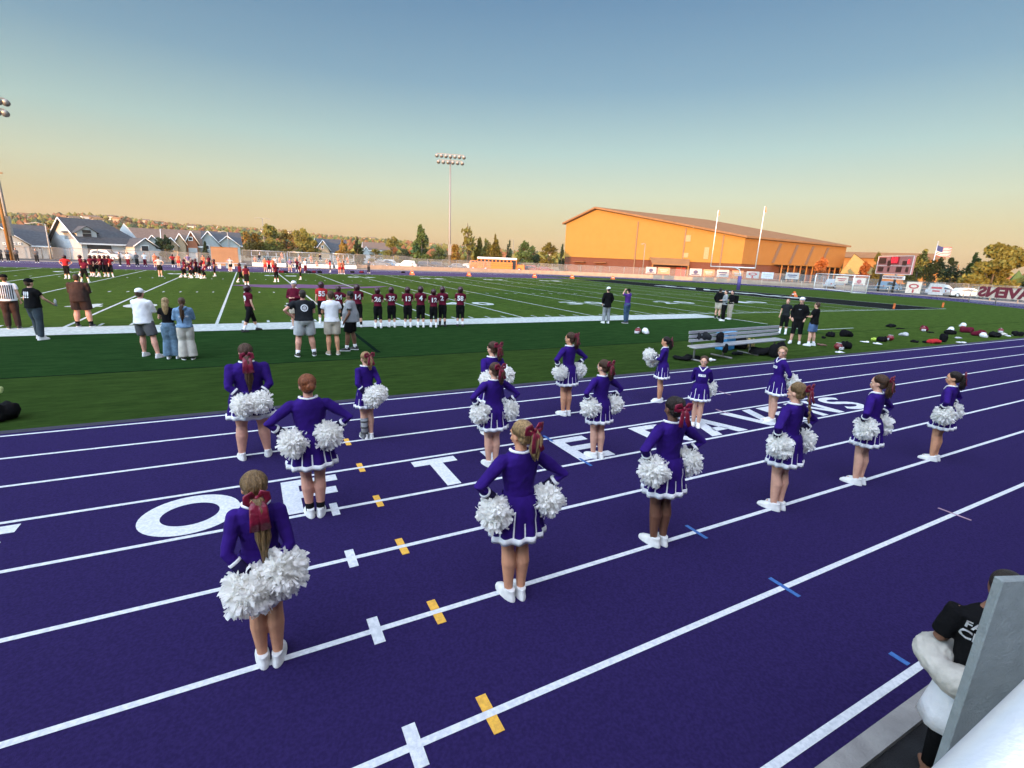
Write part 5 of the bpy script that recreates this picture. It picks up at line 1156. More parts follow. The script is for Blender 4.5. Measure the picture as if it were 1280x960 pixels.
_t.links.new(_b.outputs[0], _mx.inputs[1]); _t.links.new(_tr.outputs[0], _mx.inputs[2]); _t.links.new(_mx.outputs[0], _t.nodes['Material Output'].inputs[0])
POMS = [pom_mesh(k, 640) for k in range(4)]
for q_ in POMS: q_.materials.append(M_pom)
def poms(t, spec, who):
    """spec: list of (x, y, z, radius scale, side) in the person's unit frame"""
    s = t['sc']; Rz = Matrix.Rotation(t.rotation_euler.z, 3, 'Z')
    for i, (x, y, z, sc_, side) in enumerate(spec):
        o = link('pompom', POMS[(i+len(who)) % 4], None); o.location = Vector(t.location)+Rz @ Vector((x*s, y*s, z*s)); o.scale = (sc_, sc_, sc_*1.05); o.rotation_euler = (0, 0, (len(who)*1.7+i*2.1) % 6.28)
        tag(o, 'white pom-pom in the %s hand of the %s' % (side, who), 'pom-pom', 'cheerleaders\' white pom-poms')
CG = 'cheerleaders standing on the track'
def cheer(name, label, xy, yaw, H, hair, skin='fair', build=.95, arms='hips', headyaw=0, vox=.012, who='', pom=None, face=True, legs='together', headtilt=9, extra=None, patch=False, zb=.615):
    tp = dict(kind='cheer', mat=C_pur, loose=.010, zlo=.93, sleeve=.98)
    if patch: tp['patch'] = 1
    t = person(label, xy, yaw, H, skin, build, arms, legs, tp, dict(kind='skirt', zb=zb), hair, 'white', headyaw, headtilt, vox, face, CG, extra=extra, seed=len(who), cat='cheerleader')
    if pom is None:
        pom = [(-.235, -.05, .885, 1.0, 'left'), (.235, -.05, .885, 1.0, 'right')] if arms == 'hips' else [(-.12, -.22, .80, 1.0, 'left'), (.12, -.22, .83, 1.0, 'right')]
    poms(t, pom, who); return t
A_t = cheer('A', 'nearest cheerleader at lower left, long brown ponytail tied low with a big maroon bow', (-3.40, -6.33), -3, 1.49, ('lowpony', 'dirty', True, .01), 'tan', .88, 'behind', 8, .009, 'nearest cheerleader with the long low ponytail', [(-.075, -.21, .80, 1.12, 'left'), (.145, -.18, .89, 1.10, 'right')], False)
cheer('B', 'cheerleader in front centre with blonde ponytail, hands on hips', (-1.45, -6.44), -3, 1.64, ('ponytail', 'blonde', True, .035), 'tan', .95, 'hips', 22, .009, 'blonde cheerleader in front centre', [(-.245, -.08, .885, 1.0, 'left'), (.225, -.10, .93, .95, 'right')])
cheer('C', 'dark skinned cheerleader with curly bun and maroon ribbon, hands on hips', (.35, -6.34), -2, 1.64, ('bun', 'dark', True), 'deep', .95, 'hips', -4, .010, 'cheerleader with the dark curly bun', [(-.23, -.08, .90, 1.05, 'left'), (.23, -.06, .92, 1.0, 'right')], False)
cheer('D', 'blonde cheerleader with a long braid looking left, fourth along the near lane line', (2.32, -6.36), 3, 1.63, ('braid', 'dirty', True, .02), 'fair', .93, 'hips', 6, .011, 'blonde cheerleader with the long braid')
cheer('E', 'cheerleader with brown curly ponytail and red bow, second from the right on the near line', (4.14, -6.36), 5, 1.59, ('ponytail', 'brown', True, .02), 'fair', .93, 'hips', 8, .012, 'cheerleader second from the right')
cheer('F', 'rightmost cheerleader, dark ponytail, face in profile, on the near lane line', (6.34, -6.36), 8, 1.48, ('ponytail', 'dark', True, .02), 'tan', .90, 'hips', 14, .012, 'rightmost cheerleader')
cheer('G', 'cheerleader with coppery pinned up hair and black socks, hands on hips', (-2.86, -4.27), -2, 1.64, ('updo', 'auburn', False), 'rosy', 1.05, 'hips', 0, .011, 'cheerleader with coppery pinned up hair', [(-.17, -.12, .92, 1.05, 'left'), (.17, -.12, .96, 1.05, 'right')], False, extra=dict(socks=C_blk))
cheer('H', 'broad shouldered cheerleader at left, dark red tipped ponytail, arms behind her back', (-3.44, -2.22), 4, 1.65, ('lowpony', 'brown', True, 0), 'rosy', 1.28, 'behind', 0, .012, 'broad shouldered cheerleader at left', [(-.10, -.27, .84, 1.05, 'left'), (.11, -.27, .86, 1.05, 'right')], False, legs='apart')
I_t = cheer('I', 'small blonde cheerleader wearing a grey medical boot on the left foot', (-1.81, -2.04), 8, 1.42, ('ponytail', 'blonde', True, .01), 'fair', .85, 'behind', 14, .012, 'small cheerleader with the medical boot', [(.04, -.25, .84, 1.08, 'left'), (.15, -.20, .88, 1.0, 'right')], False)
cheer('J', 'brown haired cheerleader directly behind the blonde one in front centre', (-.42, -3.80), 0, 1.52, ('ponytail', 'brown', True, .03), 'fair', .92, 'hips', 14, .012, 'brown haired cheerleader behind the blonde one')
cheer('K', 'cheerleader mostly hidden behind the brown haired one near the grass', (.10, -2.64), 2, 1.60, ('ponytail', 'brown', True, .04), 'fair', .95, 'behind', 20, .012, 'mostly hidden cheerleader near the grass', [(-.16, -.20, 1.02, 1.0, 'left'), (.13, -.22, 1.08, 1.05, 'right')])
cheer('L', 'slim cheerleader with a dark curly ponytail near the grass, looking left', (1.94, -2.17), 6, 1.62, ('ponytail', 'brown', True, .03), 'tan', .86, 'hips', 26, .012, 'slim cheerleader near the grass with dark curls')
cheer('M', 'cheerleader with brown ponytail standing on the letter E', (1.20, -4.13), 4, 1.53, ('ponytail', 'brown', True, .04), 'fair', .90, 'hips', 16, .012, 'cheerleader standing on the letter E', legs=[(-.05, .02, 0), (.06, -.03, 0)])
cheer('N', 'cheerleader facing left with pom-poms raised in front, close to the bench', (4.44, -2.12), 40, 1.44, ('ponytail', 'dark', True, .02), 'tan', .88, 'poms', 0, .013, 'cheerleader facing left by the bench', [(-.10, .32, 1.15, .95, 'left'), (.10, .27, .98, .9, 'right')], False)
cheer('O', 'cheerleader turned towards the camera with lettered white chest patch', (3.92, -3.62), 128, 1.34, ('lowpony', 'brown', False, 0), 'fair', .90, 'behind', -4, .011, 'cheerleader facing the camera', [(-.16, -.20, .86, 1.05, 'left'), (-.02, -.22, .84, 1.0, 'right')], True, patch=True)
cheer('P', 'blonde cheerleader glancing back at the camera, arms behind her back', (5.58, -4.00), 62, 1.50, ('lowpony', 'blonde', False, 0), 'fair', .90, 'behind', 48, .012, 'blonde cheerleader glancing back', [(-.08, -.24, .90, 1.05, 'left'), (.08, -.22, .86, 1.0, 'right')], True, patch=True)
# the medical boot
s = I_t['sc']; bo = B(); bo.tube([(-.062, -.01, .05), (-.062, -.015, .20), (-.062, -.01, .40)], [.062, .060, .068], 14); bo.tube([(-.062, -.06, .05), (-.062, .06, .055), (-.062, .17, .04)], [.058, .060, .042], 12)
for v in bo.bm.verts: v.co.z = max(v.co.z, .004)
bo.xf(Matrix.Scale(s, 4)); o = bo.build('medical_boot', C_gry, I_t)
for z_ in (.12, .22, .33):
    q = B(); q.tube([(-.062, -.012, z_), (-.062, -.012, z_+.028)], [.071, .071], 14); q.xf(Matrix.Scale(s, 4)); q.build('strap', C_dgr, o)
# ---- people along the near sideline
JM = dict(kind='jersey', mat=C_mar, pad=.055, sleeve=.42, loose=.016, zlo=.90)
FP = dict(kind='football', mat=C_blk)
HELM = ('helmet', 'black', False, 0)
def pl(px, py): q = G(px, py); return (q.x, q.y)
SG = 'football players lined up along the near sideline'
def player(px, py, H, num, label, yaw=0, arms='down', legs='together', socks=C_wht, shoes='white', bot=None, mat_=None, vox=.02, hy=0, group=SG, build=.95, white_mask=0):
    tp = dict(JM, number=num); 
    if mat_: tp['mat'] = mat_
    return person(label, pl(px, py), yaw, H, 'fair', build, arms, legs, tp, dict(bot or FP, socks=socks), ('helmet', 'black', False, white_mask), shoes, hy, 0, vox, False, group, seed=int(px))
player(314, 414, 1.62, '9', 'helmeted player walking right in front of the white sideline', -62, 'down', [(-.09, .30, 0), (.09, -.30, .0)], C_wht, 'black')
player(404, 404, 1.68, '55', 'player number 55 in a jersey coloured bright red as if sunlit', -4, 'down', 'stand', mat_=C_red)  # sunlight put into the jersey colour, brighter than the maroon of the row
player(425, 406, 1.56, '24', 'player half hidden behind the man in the white tee shirt', -4, 'hips', 'stand')
player(448, 409, 1.68, '14', 'player number 14 behind the bearded man in grey', -6, 'front', 'stand', C_blk)
player(473, 410, 1.58, '26', 'player number 26, leftmost of the close row along the sideline', -8, 'front', 'stand')
player(490, 409, 1.61, '32', 'player number 32 with a red stripe on the helmet', -8, 'front', 'stand')
player(510, 409, 1.62, '13', 'player number 13 in white socks', -10, 'front', 'stand')
player(526, 409, 1.66, '4', 'player number 4 with both hands in front', -10, 'front', 'stand')
player(542, 409, 1.56, '12', 'short player number 12 between numbers 4 and 2', -12, 'front', 'stand')
player(553, 408, 1.65, '2', 'player number 2 with black leg sleeves', -30, 'crossed', 'stand', C_blk, 'black')
player(575, 408, 1.66, '58', 'rightmost player of the row, number 58', -22, 'front', 'stand', C_wht, 'black')
def man(px, py, H, label, yaw, **k): 
    k.setdefault('vox', .018); k.setdefault('group', 'adults and children watching from the near side'); return person(label, pl(px, py), yaw, H, seed=int(px), **k)
man(18, 411, 1.78, 'referee in a black and white striped shirt and black trousers', 12, build=1.12, arms='down', legs='stand', top=dict(kind='polo', mat=C_wht, sleeve=.4, stripes=1), bottom=dict(kind='pants', mat=C_bro), hair=('cap', 'brown', False, 0, C_blk), shoes='black', bulk=.8)
man(50, 424, 1.80, 'man in black cap, printed black tee and dark jeans holding a water bottle', -38, build=1.08, arms=('down', 'swing'), legs=[(-.13, .10, 0), (.15, -.06, 0)], top=dict(kind='tee', mat=C_blk, sleeve=.42, print=('!!!', .22, 1.18)), bottom=dict(kind='pants', mat=mat('cloth_dark_jeans', (.028, .045, .06), .85)), hair=('cap', 'brown', False, 0, C_blk), shoes='white', bulk=.5)
man(106, 408, 1.82, 'broad man dressed all in dark brown with shorts and headset', -10, skin='rosy', build=1.38, arms='front', legs=[(-.17, 0, 0), (.19, -.02, 0)], top=dict(kind='jacket', mat=C_bro, sleeve=.98, zlo=.78), bottom=dict(kind='shorts', mat=C_bro, socks=C_blk), hair=('short', 'dark', False), shoes='black', bulk=1)
man(186, 446, 1.80, 'man in white long sleeved shirt, white cap and grey shorts with arms crossed', -28, skin='rosy', build=1.12, arms='crossed', legs=[(-.14, .08, 0), (.28, -.05, 0)], top=dict(kind='shirt', mat=C_wht, sleeve=.98, loose=.022, zlo=.80), bottom=dict(kind='shorts', mat=C_dgr), hair=('cap', 'brown', False, 0, C_wht), bulk=.4)
man(216, 448, 1.60, 'long haired blonde girl in black tee and wide blue jeans', -8, build=.88, arms='front', legs=[(-.09, 0, 0), (.12, .03, 0)], top=dict(kind='tee', mat=C_blk, sleeve=.35, loose=.008, zlo=.94), bottom=dict(kind='wide', mat=C_ljean), hair=('long', 'blonde', False))
man(236, 449, 1.62, 'girl in a pale blue denim jacket and baggy cream trousers', 6, build=.98, arms='front', legs=[(-.10, 0, 0), (.10, 0, 0)], top=dict(kind='hoodie', mat=C_den, sleeve=.98, loose=.028, print=('SENIORS', .055, 1.13)), bottom=dict(kind='wide', mat=C_crm), hair=('lowpony', 'brown', False, -.03), shoes='black')
man(371, 411, 1.80, 'coach in maroon jacket and pink white cap facing the camera', 150, skin='rosy', build=1.1, arms='front', legs='stand', top=dict(kind='jacket', mat=C_mar, sleeve=.9, loose=.022), bottom=dict(kind='shorts', mat=C_kha), hair=('cap', 'brown', False, 0, C_wht), face=True, bulk=.3)
man(383, 445, 1.86, 'big man in black tee with round white emblem and pale grey shorts', 4, skin='rosy', build=1.26, arms=('hips', 'front'), legs=[(-.19, 0, 0), (.19, .02, 0)], top=dict(kind='tee', mat=C_chr, sleeve=.40, emblem=1, loose=.02, zlo=.88), bottom=dict(kind='shorts', mat=C_lgr, socks=C_wht), hair=('short', 'dark', False), shoes='black', bulk=.3)
man(417, 443, 1.84, 'man in plain white tee and khaki shorts beside the man with the emblem', 0, skin='tan', build=1.02, arms='front', legs='stand', top=dict(kind='tee', mat=C_wht, sleeve=.42, loose=.022, zlo=.84), bottom=dict(kind='shorts', mat=C_kha), hair=('short', 'brown', False), shoes='sand')
man(440, 438, 1.78, 'bearded man in grey tee and black shorts standing sideways', 68, skin='brown', build=1.16, arms=('down', 'down'), legs=[(-.10, .12, 0), (.12, -.06, 0)], top=dict(kind='tee', mat=C_gry, sleeve=.45, loose=.028, zlo=.80), bottom=dict(kind='shorts', mat=C_blk, socks=C_wht), hair=('curly', 'black', False), shoes='black', bulk=1)
man(757, 404, 1.78, 'person in long black coat and white cap on the sideline band', -10, arms='pocket', legs='stand', top=dict(kind='jacket', mat=C_blk, sleeve=.98, loose=.03, zlo=.72), bottom=dict(kind='pants', mat=C_gry), hair=('cap', 'brown', False, 0, C_wht))
man(782, 404, 1.72, 'man in purple shirt, black cap and blue jeans taking a photo', 10, arms='head', legs='together', top=dict(kind='polo', mat=C_vio, sleeve=.6), bottom=dict(kind='pants', mat=C_jean), hair=('cap', 'dark', False, 0, C_blk), shoes='black')
man(896, 398, 1.76, 'boy in black hoodie and khaki shorts at the end of the sideline band', -75, arms='pocket', legs='stand', top=dict(kind='hoodie', mat=C_blk, sleeve=.98, loose=.025), bottom=dict(kind='shorts', mat=C_kha, socks=C_blk), hair=('short', 'black', False), shoes='black')
man(903, 401, 1.72, 'boy in grey shirt and black trousers in the middle of three boys', 60, arms='front', legs='stand', top=dict(kind='shirt', mat=C_gry, sleeve=.9), bottom=dict(kind='pants', mat=C_blk), hair=('short', 'dark', False))
tb2 = man(911, 399, 1.68, 'boy with a black backpack, rightmost of three boys', 75, arms='front', legs='stand', top=dict(kind='jacket', mat=C_blk, sleeve=.98), bottom=dict(kind='pants', mat=C_kha), hair=('short', 'dark', False))
def local_bag(t):
    o = B(); o.box((0, -.26, 1.16), (.32, .2, .46)); o.bevel(.05, 3); q = Matrix.Rotation(t.rotation_euler.z, 4, 'Z'); o.xf(q); o.xf(Matrix.Translation(t.location)); k = o.build('backpack', C_blk)
    tag(k, 'black backpack worn by the rightmost of the three boys', 'backpack')
local_bag(tb2)
man(978, 417, 1.63, 'boy in dark tee and black knee pants, left of three', 110, arms='down', legs=[(-.12, 0, 0), (.12, .05, 0)], top=dict(kind='tee', mat=C_chr, sleeve=.4, emblem=1), bottom=dict(kind='football', mat=C_blk, socks=C_wht), hair=('short', 'auburn', False), face=True, group='boys standing beyond the bench')
man(993, 429, 1.88, 'tall boy in black hoodie with white cap and black leggings', 115, arms='pocket', legs=[(-.14, 0, 0), (.12, .1, 0)], top=dict(kind='hoodie', mat=C_blk, sleeve=.98, loose=.025, print=('NIKE'[:0]+'- -', .08, 1.2, C_wht, 1)), bottom=dict(kind='football', mat=C_blk), hair=('cap', 'brown', False, 0, C_wht), face=True, group='boys standing beyond the bench')
man(1012, 432, 1.74, 'boy in loose black tee and blue shorts seen from behind', 8, arms='front', legs=[(-.15, 0, 0), (.14, -.05, 0)], top=dict(kind='tee', mat=C_blk, sleeve=.5, loose=.03, zlo=.80), bottom=dict(kind='shorts', mat=C_blu, socks=C_wht), hair=('short', 'brown', False), group='boys standing beyond the bench')
# water bottle of the man in dark jeans
P = G(50, 424); b = B(); b.tube([(0, 0, 0), (0, 0, .16), (0, 0, .18), (0, 0, .21)], [.036, .036, .02, .02], 12); b.xf(Matrix.Translation((P.x+.47, P.y+.16, .98))); tag(b.build('water_bottle', C_lgr), 'grey water bottle held out by the man in dark jeans', 'bottle')
# ---- spectator below the guard board
WP = Vector((.09, -8.98, 0))
sp_t = root('person', WP, 'person beside the guard board in black lettered tee, cream jumper tied round the waist', 'person', None, R(-55)); sp_t.scale = (.83, .83, .83); s_ = 1.0
b = B(); b.stack([(0, 0, .80, .16, .11), (0, 0, 1.0, .14, .10), (0, 0, 1.2, .165, .11), (0, 0, 1.36, .19, .10), (0, 0, 1.44, .10, .07)], 22)
b.tube([(-.17, 0, 1.38), (-.215, .01, 1.23), (-.225, .02, 1.16)], [.07, .062, .06], 12); b.tube([(.17, 0, 1.38), (.215, .01, 1.23), (.225, .02, 1.16)], [.07, .062, .06], 12)
bv = BVHTree.FromBMesh(b.bm); o = b.build('shirt', C_blk, sp_t); remesh(o, .012, .012, .1)
b = B()
for z0_, z1_, r_ in ((0, .80, .075),):
    for x in (-.09, .09): b.tube([(x, 0, .03), (x, 0, .45), (x, 0, .82)], [.04, .055, .085], 12); b.tube([(x, -.03, .04), (x, .14, .03)], [.035, .025], 8)
b.stack([(0, 0, .78, .15, .1), (0, 0, 1.2, .13, .09), (0, 0, 1.42, .1, .06), (0, 0, 1.50, .05, .05)], 18); b.blob((0, .01, 1.60), (.075, .092, .115)); b.blob((0, .10, 1.58), (.014, .014, .022))
for x in (-1, 1):
    b.tube([(x*.17, 0, 1.38), (x*.225, .03, 1.12), (x*.12, .20, 1.02)], [.045, .038, .028], 10); b.blob((x*.07, .23, 1.01), (.05, .03, .02)); [b.tube([(x*.05, .245, 1.01+dx), (x*-.01, .25, 1.01+dx)], [.009, .007], 6) for dx in (-.022, -.008, .007, .021)]; b.tube([(x*.07, .23, 1.03), (x*.05, .25, 1.06)], [.010, .008], 6)
o = b.build('body', SKIN['brown'], sp_t); remesh(o, .010)
b = B(); [b.tube([(x, 0, .12), (x, 0, .45), (x, 0, .80)], [.048, .064, .10], 12) for x in (-.09, .09)]; b.build('leggings', C_blk, sp_t)
b = B(); b.blob((0, -.02, 1.64), (.088, .10, .095)); b.blob((0, -.05, 1.57), (.075, .06, .08)); o = b.build('hair', HAIR['dark'], sp_t); remesh(o, .012)
b = B(); b.stack([(0, -.01, .50, .235, .185), (0, -.01, .62, .22, .17), (0, -.005, .78, .195, .145), (0, 0, .92, .165, .12)], 26); 
for v in b.bm.verts: a = math.atan2(v.co.y, v.co.x); k_ = (0.92-v.co.z)/.42; v.co.x *= 1+.05*k_*math.sin(a*9); v.co.y *= 1+.05*k_*math.sin(a*9)
b.build('white_shirt_tail', C_wht, sp_t)
b = B(); ring = [Vector((math.cos(a)*(.205+.035*math.cos(a*1+2.5)), math.sin(a)*(.165+.02*math.cos(a+2.5)), .985+.045*math.sin(a*1.0+.4))) for a in [k*2*math.pi/28 for k in range(29)]]
b.tube(ring, [.066+.018*math.sin(k*1.1)+(.03 if 9 < k < 20 else 0) for k in range(29)], 12, cap=False, flat=(1, 1.15)); b.blob((-.10, -.16, .94), (.13, .07, .12)); b.tube([(.05, .2, .98), (.08, .23, .84), (.06, .24, .70)], [.05, .045, .03], 10); o = b.build('tied_jumper', C_crm, sp_t); remesh(o, .011, .020, .05)
def lay(bb, z, yaw_=0):
    bb.xf(Matrix.Rotation(yaw_, 4, 'Z') @ Matrix.Translation((-.045, -1, z)) @ Matrix.Rotation(R(90), 4, 'X')); bmesh.ops.triangulate(bb.bm, faces=bb.bm.faces[:]); d = Matrix.Rotation(yaw_, 3, 'Z') @ Vector((0, 1, 0))
    for v in bb.bm.verts:
        h_ = bv.ray_cast(v.co, d); v.co = (h_[0] if h_[0] else v.co+d*.9)-d*.016
    return bb.build('lettering', C_wht, sp_t)
lay(text_bm('FAMILY', .07, .03, .002), 1.325, 0); lay(text_bm('CHEER', .085, .035, .002), 1.25, 0)
# ---- bench with its clutter
P0, P1 = G(864, 451), G(968, 439); Mb, Lb = wallM(P0, P1); t = root('team_bench', P0, 'long aluminium team bench with backrest on the near grass', 'bench'); t.rotation_euler = (0, 0, math.atan2(Mb[1][0], Mb[0][0]))
b = B(); b.box((Lb/2, -.12, .45), (Lb+.35, .26, .045)); b.bevel(.01, 1); b.build('seat', M_alu, t); b = B(); b.box((Lb/2+.1, .10, .455), (Lb+.3, .16, .04)); b.build('seat', M_alu, t)
for z in (.60, .73, .86): b = B(); b.box((Lb/2+.3, .24+(z-.6)*.15, z), (Lb+.45, .035, .095)); b.bevel(.008, 1); b.build('backrest', M_alu, t)
for k in range(4):
    x = .1+(Lb-.2)*k/3; b = B(); b.tube([(x, 0, .03), (x, 0, .43)], .03, 8); b.tube([(x, -.35, .03), (x, .45, .03)], .03, 8); b.build('leg', M_steel, t); b = B(); b.tube([(x+.1, -.1, .42), (x+.12, .22, .44), (x+.2, .31, .93)], .02, 8); b.build('bracket', M_dkm, t)
def bl(x, y, z): return Mb @ Vector((x, y, z))
def heap(loc, dims, m_, name, label, cat, seed=0, n=7, rz=0, group='kit lying on and around the grass', vox=None, z=0):
    rnd = random.Random(seed); b = B(); a, c, h = [v*(.84 if seed > 12 else 1) for v in dims]
    for k in range(n): b.blob((rnd.uniform(-.32, .32)*a, rnd.uniform(-.32, .32)*c, h*rnd.uniform(.2, .45)), (a*rnd.uniform(.18, .34), c*rnd.uniform(.2, .36), h*rnd.uniform(.28, .5)), Matrix.Rotation(rnd.random()*3, 3, 'Z'))
    for v in b.bm.verts: v.co.z = max(v.co.z, .0)
    b.xf(Matrix.Translation((loc[0], loc[1], z+.008)) @ Matrix.Rotation(rz, 4, 'Z')); o = b.build(name, m_); remesh(o, vox or max(a, c)*.045, max(a, c)*.10, max(a, c)*.22); return tag(o, label, cat, group)
q = bl(.75, .26, 0); heap((q.x, q.y), (.75, .16, .34), C_chr, 'jacket', 'dark grey bundled jacket over the left end of the bench back', 'jacket', 3, 9, t.rotation_euler.z, z=.58)
q = bl(1.6, .16, 0); heap((q.x, q.y), (.30, .24, .5), C_blk, 'hoodie', 'black hoodie hanging over the bench back and seat', 'hoodie', 4, 9, t.rotation_euler.z, z=.42)
q = bl(1.35, -.25, 0); heap((q.x, q.y), (.22, .12, .34), C_blk, 'trousers', 'black trousers slipping off the front of the bench seat', 'trousers', 5, 6, t.rotation_euler.z, z=.2)
P = bl(3.1, .95, 0); t2 = root('cooler', (P.x, P.y, 0), 'bright blue cooler box standing behind the bench', 'cooler', None, .2)
M_cool = mat('cooler_blue', (.03, .24, .52), .4); b = B(); b.box((0, 0, .30), (.62, .42, .58), taper=(1.06, 1.06)); b.bevel(.03, 2); b.build('body', M_cool, t2); b = B(); b.box((0, 0, .64), (.68, .46, .11)); b.bevel(.025, 2); b.build('lid', mat('cooler_lid', (.10, .36, .62), .4), t2)
for s_ in (-1, 1): B().tube([(s_*.35, -.1, .42), (s_*.38, -.06, .38), (s_*.38, .06, .38), (s_*.35, .1, .42)], .014, 6).build('handle', C_lgr, t2)
P = bl(3.35, 1.3, 0); heap((P.x+.2, P.y), (.5, .4, .5), mat('cooler_blue', (.03, .24, .52)), 'cool_bag', 'blue soft bag beside the cooler box', 'bag', 6)
P = bl(3.9, .8, 0); heap((P.x, P.y), (.6, .4, .62), C_blk, 'sports_bag', 'black sports bag right of the cooler behind the bench', 'bag', 7)
P = bl(4.4, .8, 0); heap((P.x, P.y), (.5, .3, .5), mat('cloth_mustard', (.38, .28, .10)), 'jersey', 'mustard coloured cloth at the right end of the bench', 'cloth', 8)
P = G(857, 449); heap((P.x, P.y), (1.3, .5, .16), C_blk, 'groundsheet', 'flat black cloth on the grass at the left end of the bench', 'cloth', 9)
P = G(921, 443); heap((P.x, P.y), (.55, .25, .12), C_chr, 'shin_pads', 'dark pads with white tips under the middle of the bench', 'pads', 10)
P = G(951, 443); heap((P.x, P.y), (1.2, .5, .30), C_blk, 'sports_bag', 'flattened black bag under the right end of the bench', 'bag', 11)
P = G(974, 447); heap((P.x, P.y), (.7, .6, .72), C_blk, 'rucksack', 'big black rucksack behind the head of the blonde cheerleader glancing back', 'rucksack', 12)
P = G(888, 452); b = B(); b.tube([(0, 0, .04), (.16, 0, .04), (.19, 0, .04), (.24, 0, .04)], [.036, .036, .02, .02], 12); b.blob((.0, 0, .06), (.06, .06, .06)); b.xf(Matrix.Translation(P)); tag(b.build('water_bottle', C_wht), 'white bottle lying on the grass in front of the bench', 'bottle', 'kit lying on and around the grass')
# ---- kit scattered on the grass at right
def helmet(px, py, m_, label, rz=0):
    P = G(px, py); t = root('football_helmet', P, label, 'helmet', 'football helmets lying on the grass', rz); b = B(); b.blob((0, 0, .13), (.13, .15, .13)); b.build('shell', m_, t); b = B()
    for z_ in (.05, .09, .12): b.tube([(-.1, .07, z_), (-.06, .18, z_-.01), (.06, .18, z_-.01), (.1, .07, z_)], .012, 6)
    b.build('face_mask', C_wht, t); B().box((0, .0, .262), (.03, .2, .008)).build('stripe', C_wht, t)
def kit(px, py, dims, m_, name, label, cat, sd_, **k): P = G(px, py); return heap((P.x, P.y), dims, m_, name, label, cat, sd_, **k)
M_hr = mat('helmet_red', (.20, .015, .02), .35)
helmet(797, 417, M_hr, 'left one of two helmets lying behind the bench on the dark turf', 2.0); helmet(806, 417.5, C_wht, 'right one of two helmets lying behind the bench on the dark turf', 3.2)
kit(1038, 421, (.55, .35, .34), C_blk, 'sports_bag', 'small black bag left above the red helmet', 'bag', 21); kit(1057, 421, (.6, .4, .5), C_blk, 'sports_bag', 'taller black bag right above the red helmet', 'bag', 22)
kit(1029, 423, (.35, .25, .14), C_blk, 'cleats', 'black cleats beside the boy in blue shorts', 'shoes', 23); helmet(1047, 437, M_hr, 'red helmet with white mask below the two black bags', 3.3); kit(1056, 436, (.5, .35, .42), C_blk, 'shoulder_pads', 'black shoulder pads touching the red helmet', 'pads', 24)
kit(1026, 432, (.5, .3, .10), mat('cloth_brown', (.16, .08, .05)), 'towel', 'brown towel on the grass beside the sneakers', 'towel', 25); kit(1050, 441, (.5, .22, .06), C_wht, 'paper', 'white papers close to the track below the red helmet', 'paper', 26)
kit(1092, 426, (.24, .2, .2), mat('neon_yellow', (.55, .75, .08), .5), 'ball', 'neon yellow green ball on the grass', 'ball', 27, n=4); kit(1083, 428, (.6, .25, .07), C_wht, 'towel', 'white towel left of the neon ball', 'towel', 28)
kit(1101, 427, (.5, .4, .36), C_blk, 'shoulder_pads', 'black pads right of the neon ball', 'pads', 29); kit(1098, 430.5, (.6, .25, .09), C_wht, 'towel', 'white towel below the black pads', 'towel', 30)
helmet(1112, 426, M_hr, 'dark red helmet right of the black pads', .8); kit(1113, 409, (.8, .4, .28), C_blk, 'jacket', 'black jacket lying farthest back on the grass', 'jacket', 31); kit(1124, 411, (.9, .3, .08), C_blk, 'trousers', 'flat black trousers behind the grey cap', 'trousers', 32)
kit(1131, 420, (.6, .4, .24), C_lgr, 'grey_cap', 'pale grey cap shaped cloth in the middle of the kit', 'cloth', 33); kit(1142, 428, (.75, .3, .16), C_blk, 'cleats', 'black and white cleats in front of the grey cap', 'shoes', 34)
helmet(1153, 414, M_hr, 'dark red helmet standing behind on its own', 2.4); kit(1154, 414, (.55, .4, .42), C_mar, 'shoulder_pads', 'maroon shoulder pads under the lone helmet', 'pads', 35); kit(1163, 416, (.6, .2, .08), C_blk, 'strap', 'black strap trailing from the maroon pads', 'strap', 36)
kit(1165, 429, (.8, .4, .28), C_red, 'red_bag', 'red bag lying beside the upright black bag', 'bag', 37); kit(1179, 427.5, (.5, .4, .62), C_blk, 'rucksack', 'upright black rucksack right of the red bag', 'rucksack', 38); kit(1157, 428.5, (.5, .3, .14), C_blk, 'cleats', 'black cleats at the left of the red bag', 'shoes', 39)
kit(1189, 418, (1.1, .5, .36), C_blk, 'duffel_bag', 'long black duffel bag behind the red bag', 'bag', 40); helmet(1188, 414.5, C_wht, 'white helmet on the long black duffel bag', 1.2)
helmet(1203, 413, M_hr, 'maroon helmet right of the long duffel bag', 3); kit(1206, 415.5, (.8, .5, .44), C_mar, 'shoulder_pads', 'maroon and white shoulder pads under the maroon helmet', 'pads', 41); helmet(1203.5, 409, C_wht, 'small white helmet behind the maroon pads', .2)
kit(1197, 423, (.7, .3, .08), C_lgr, 'towel', 'grey towel between duffel bag and papers', 'towel', 42); kit(1201, 428.5, (.7, .25, .05), C_wht, 'paper', 'white papers lying near the track edge', 'paper', 43)
kit(1225, 420, (.9, .6, .52), C_mar, 'shoulder_pads', 'big maroon shoulder pads nearest the right kit bags', 'pads', 44); helmet(1228, 422, C_wht, 'white helmet in front of the big maroon pads', 3); kit(1241, 421.5, (.9, .5, .40), C_blk, 'duffel_bag', 'black duffel bag right of the big maroon pads', 'bag', 45)
helmet(1250, 416, M_hr, 'maroon helmet behind the right duffel bag', 2); kit(1253, 419, (.5, .3, .16), C_crm, 'towel', 'cream towel right of the duffel bag', 'towel', 46); kit(1260, 420.5, (.5, .2, .08), C_wht, 'towel', 'white towel between duffel and last black bag', 'towel', 47)
kit(1272, 420, (.7, .5, .42), C_blk, 'sports_bag', 'last black bag at the far right', 'bag', 48); kit(1267, 419.5, (.25, .2, .2), C_wht, 'bottle', 'white bottle leaning on the last black bag', 'bottle', 49)
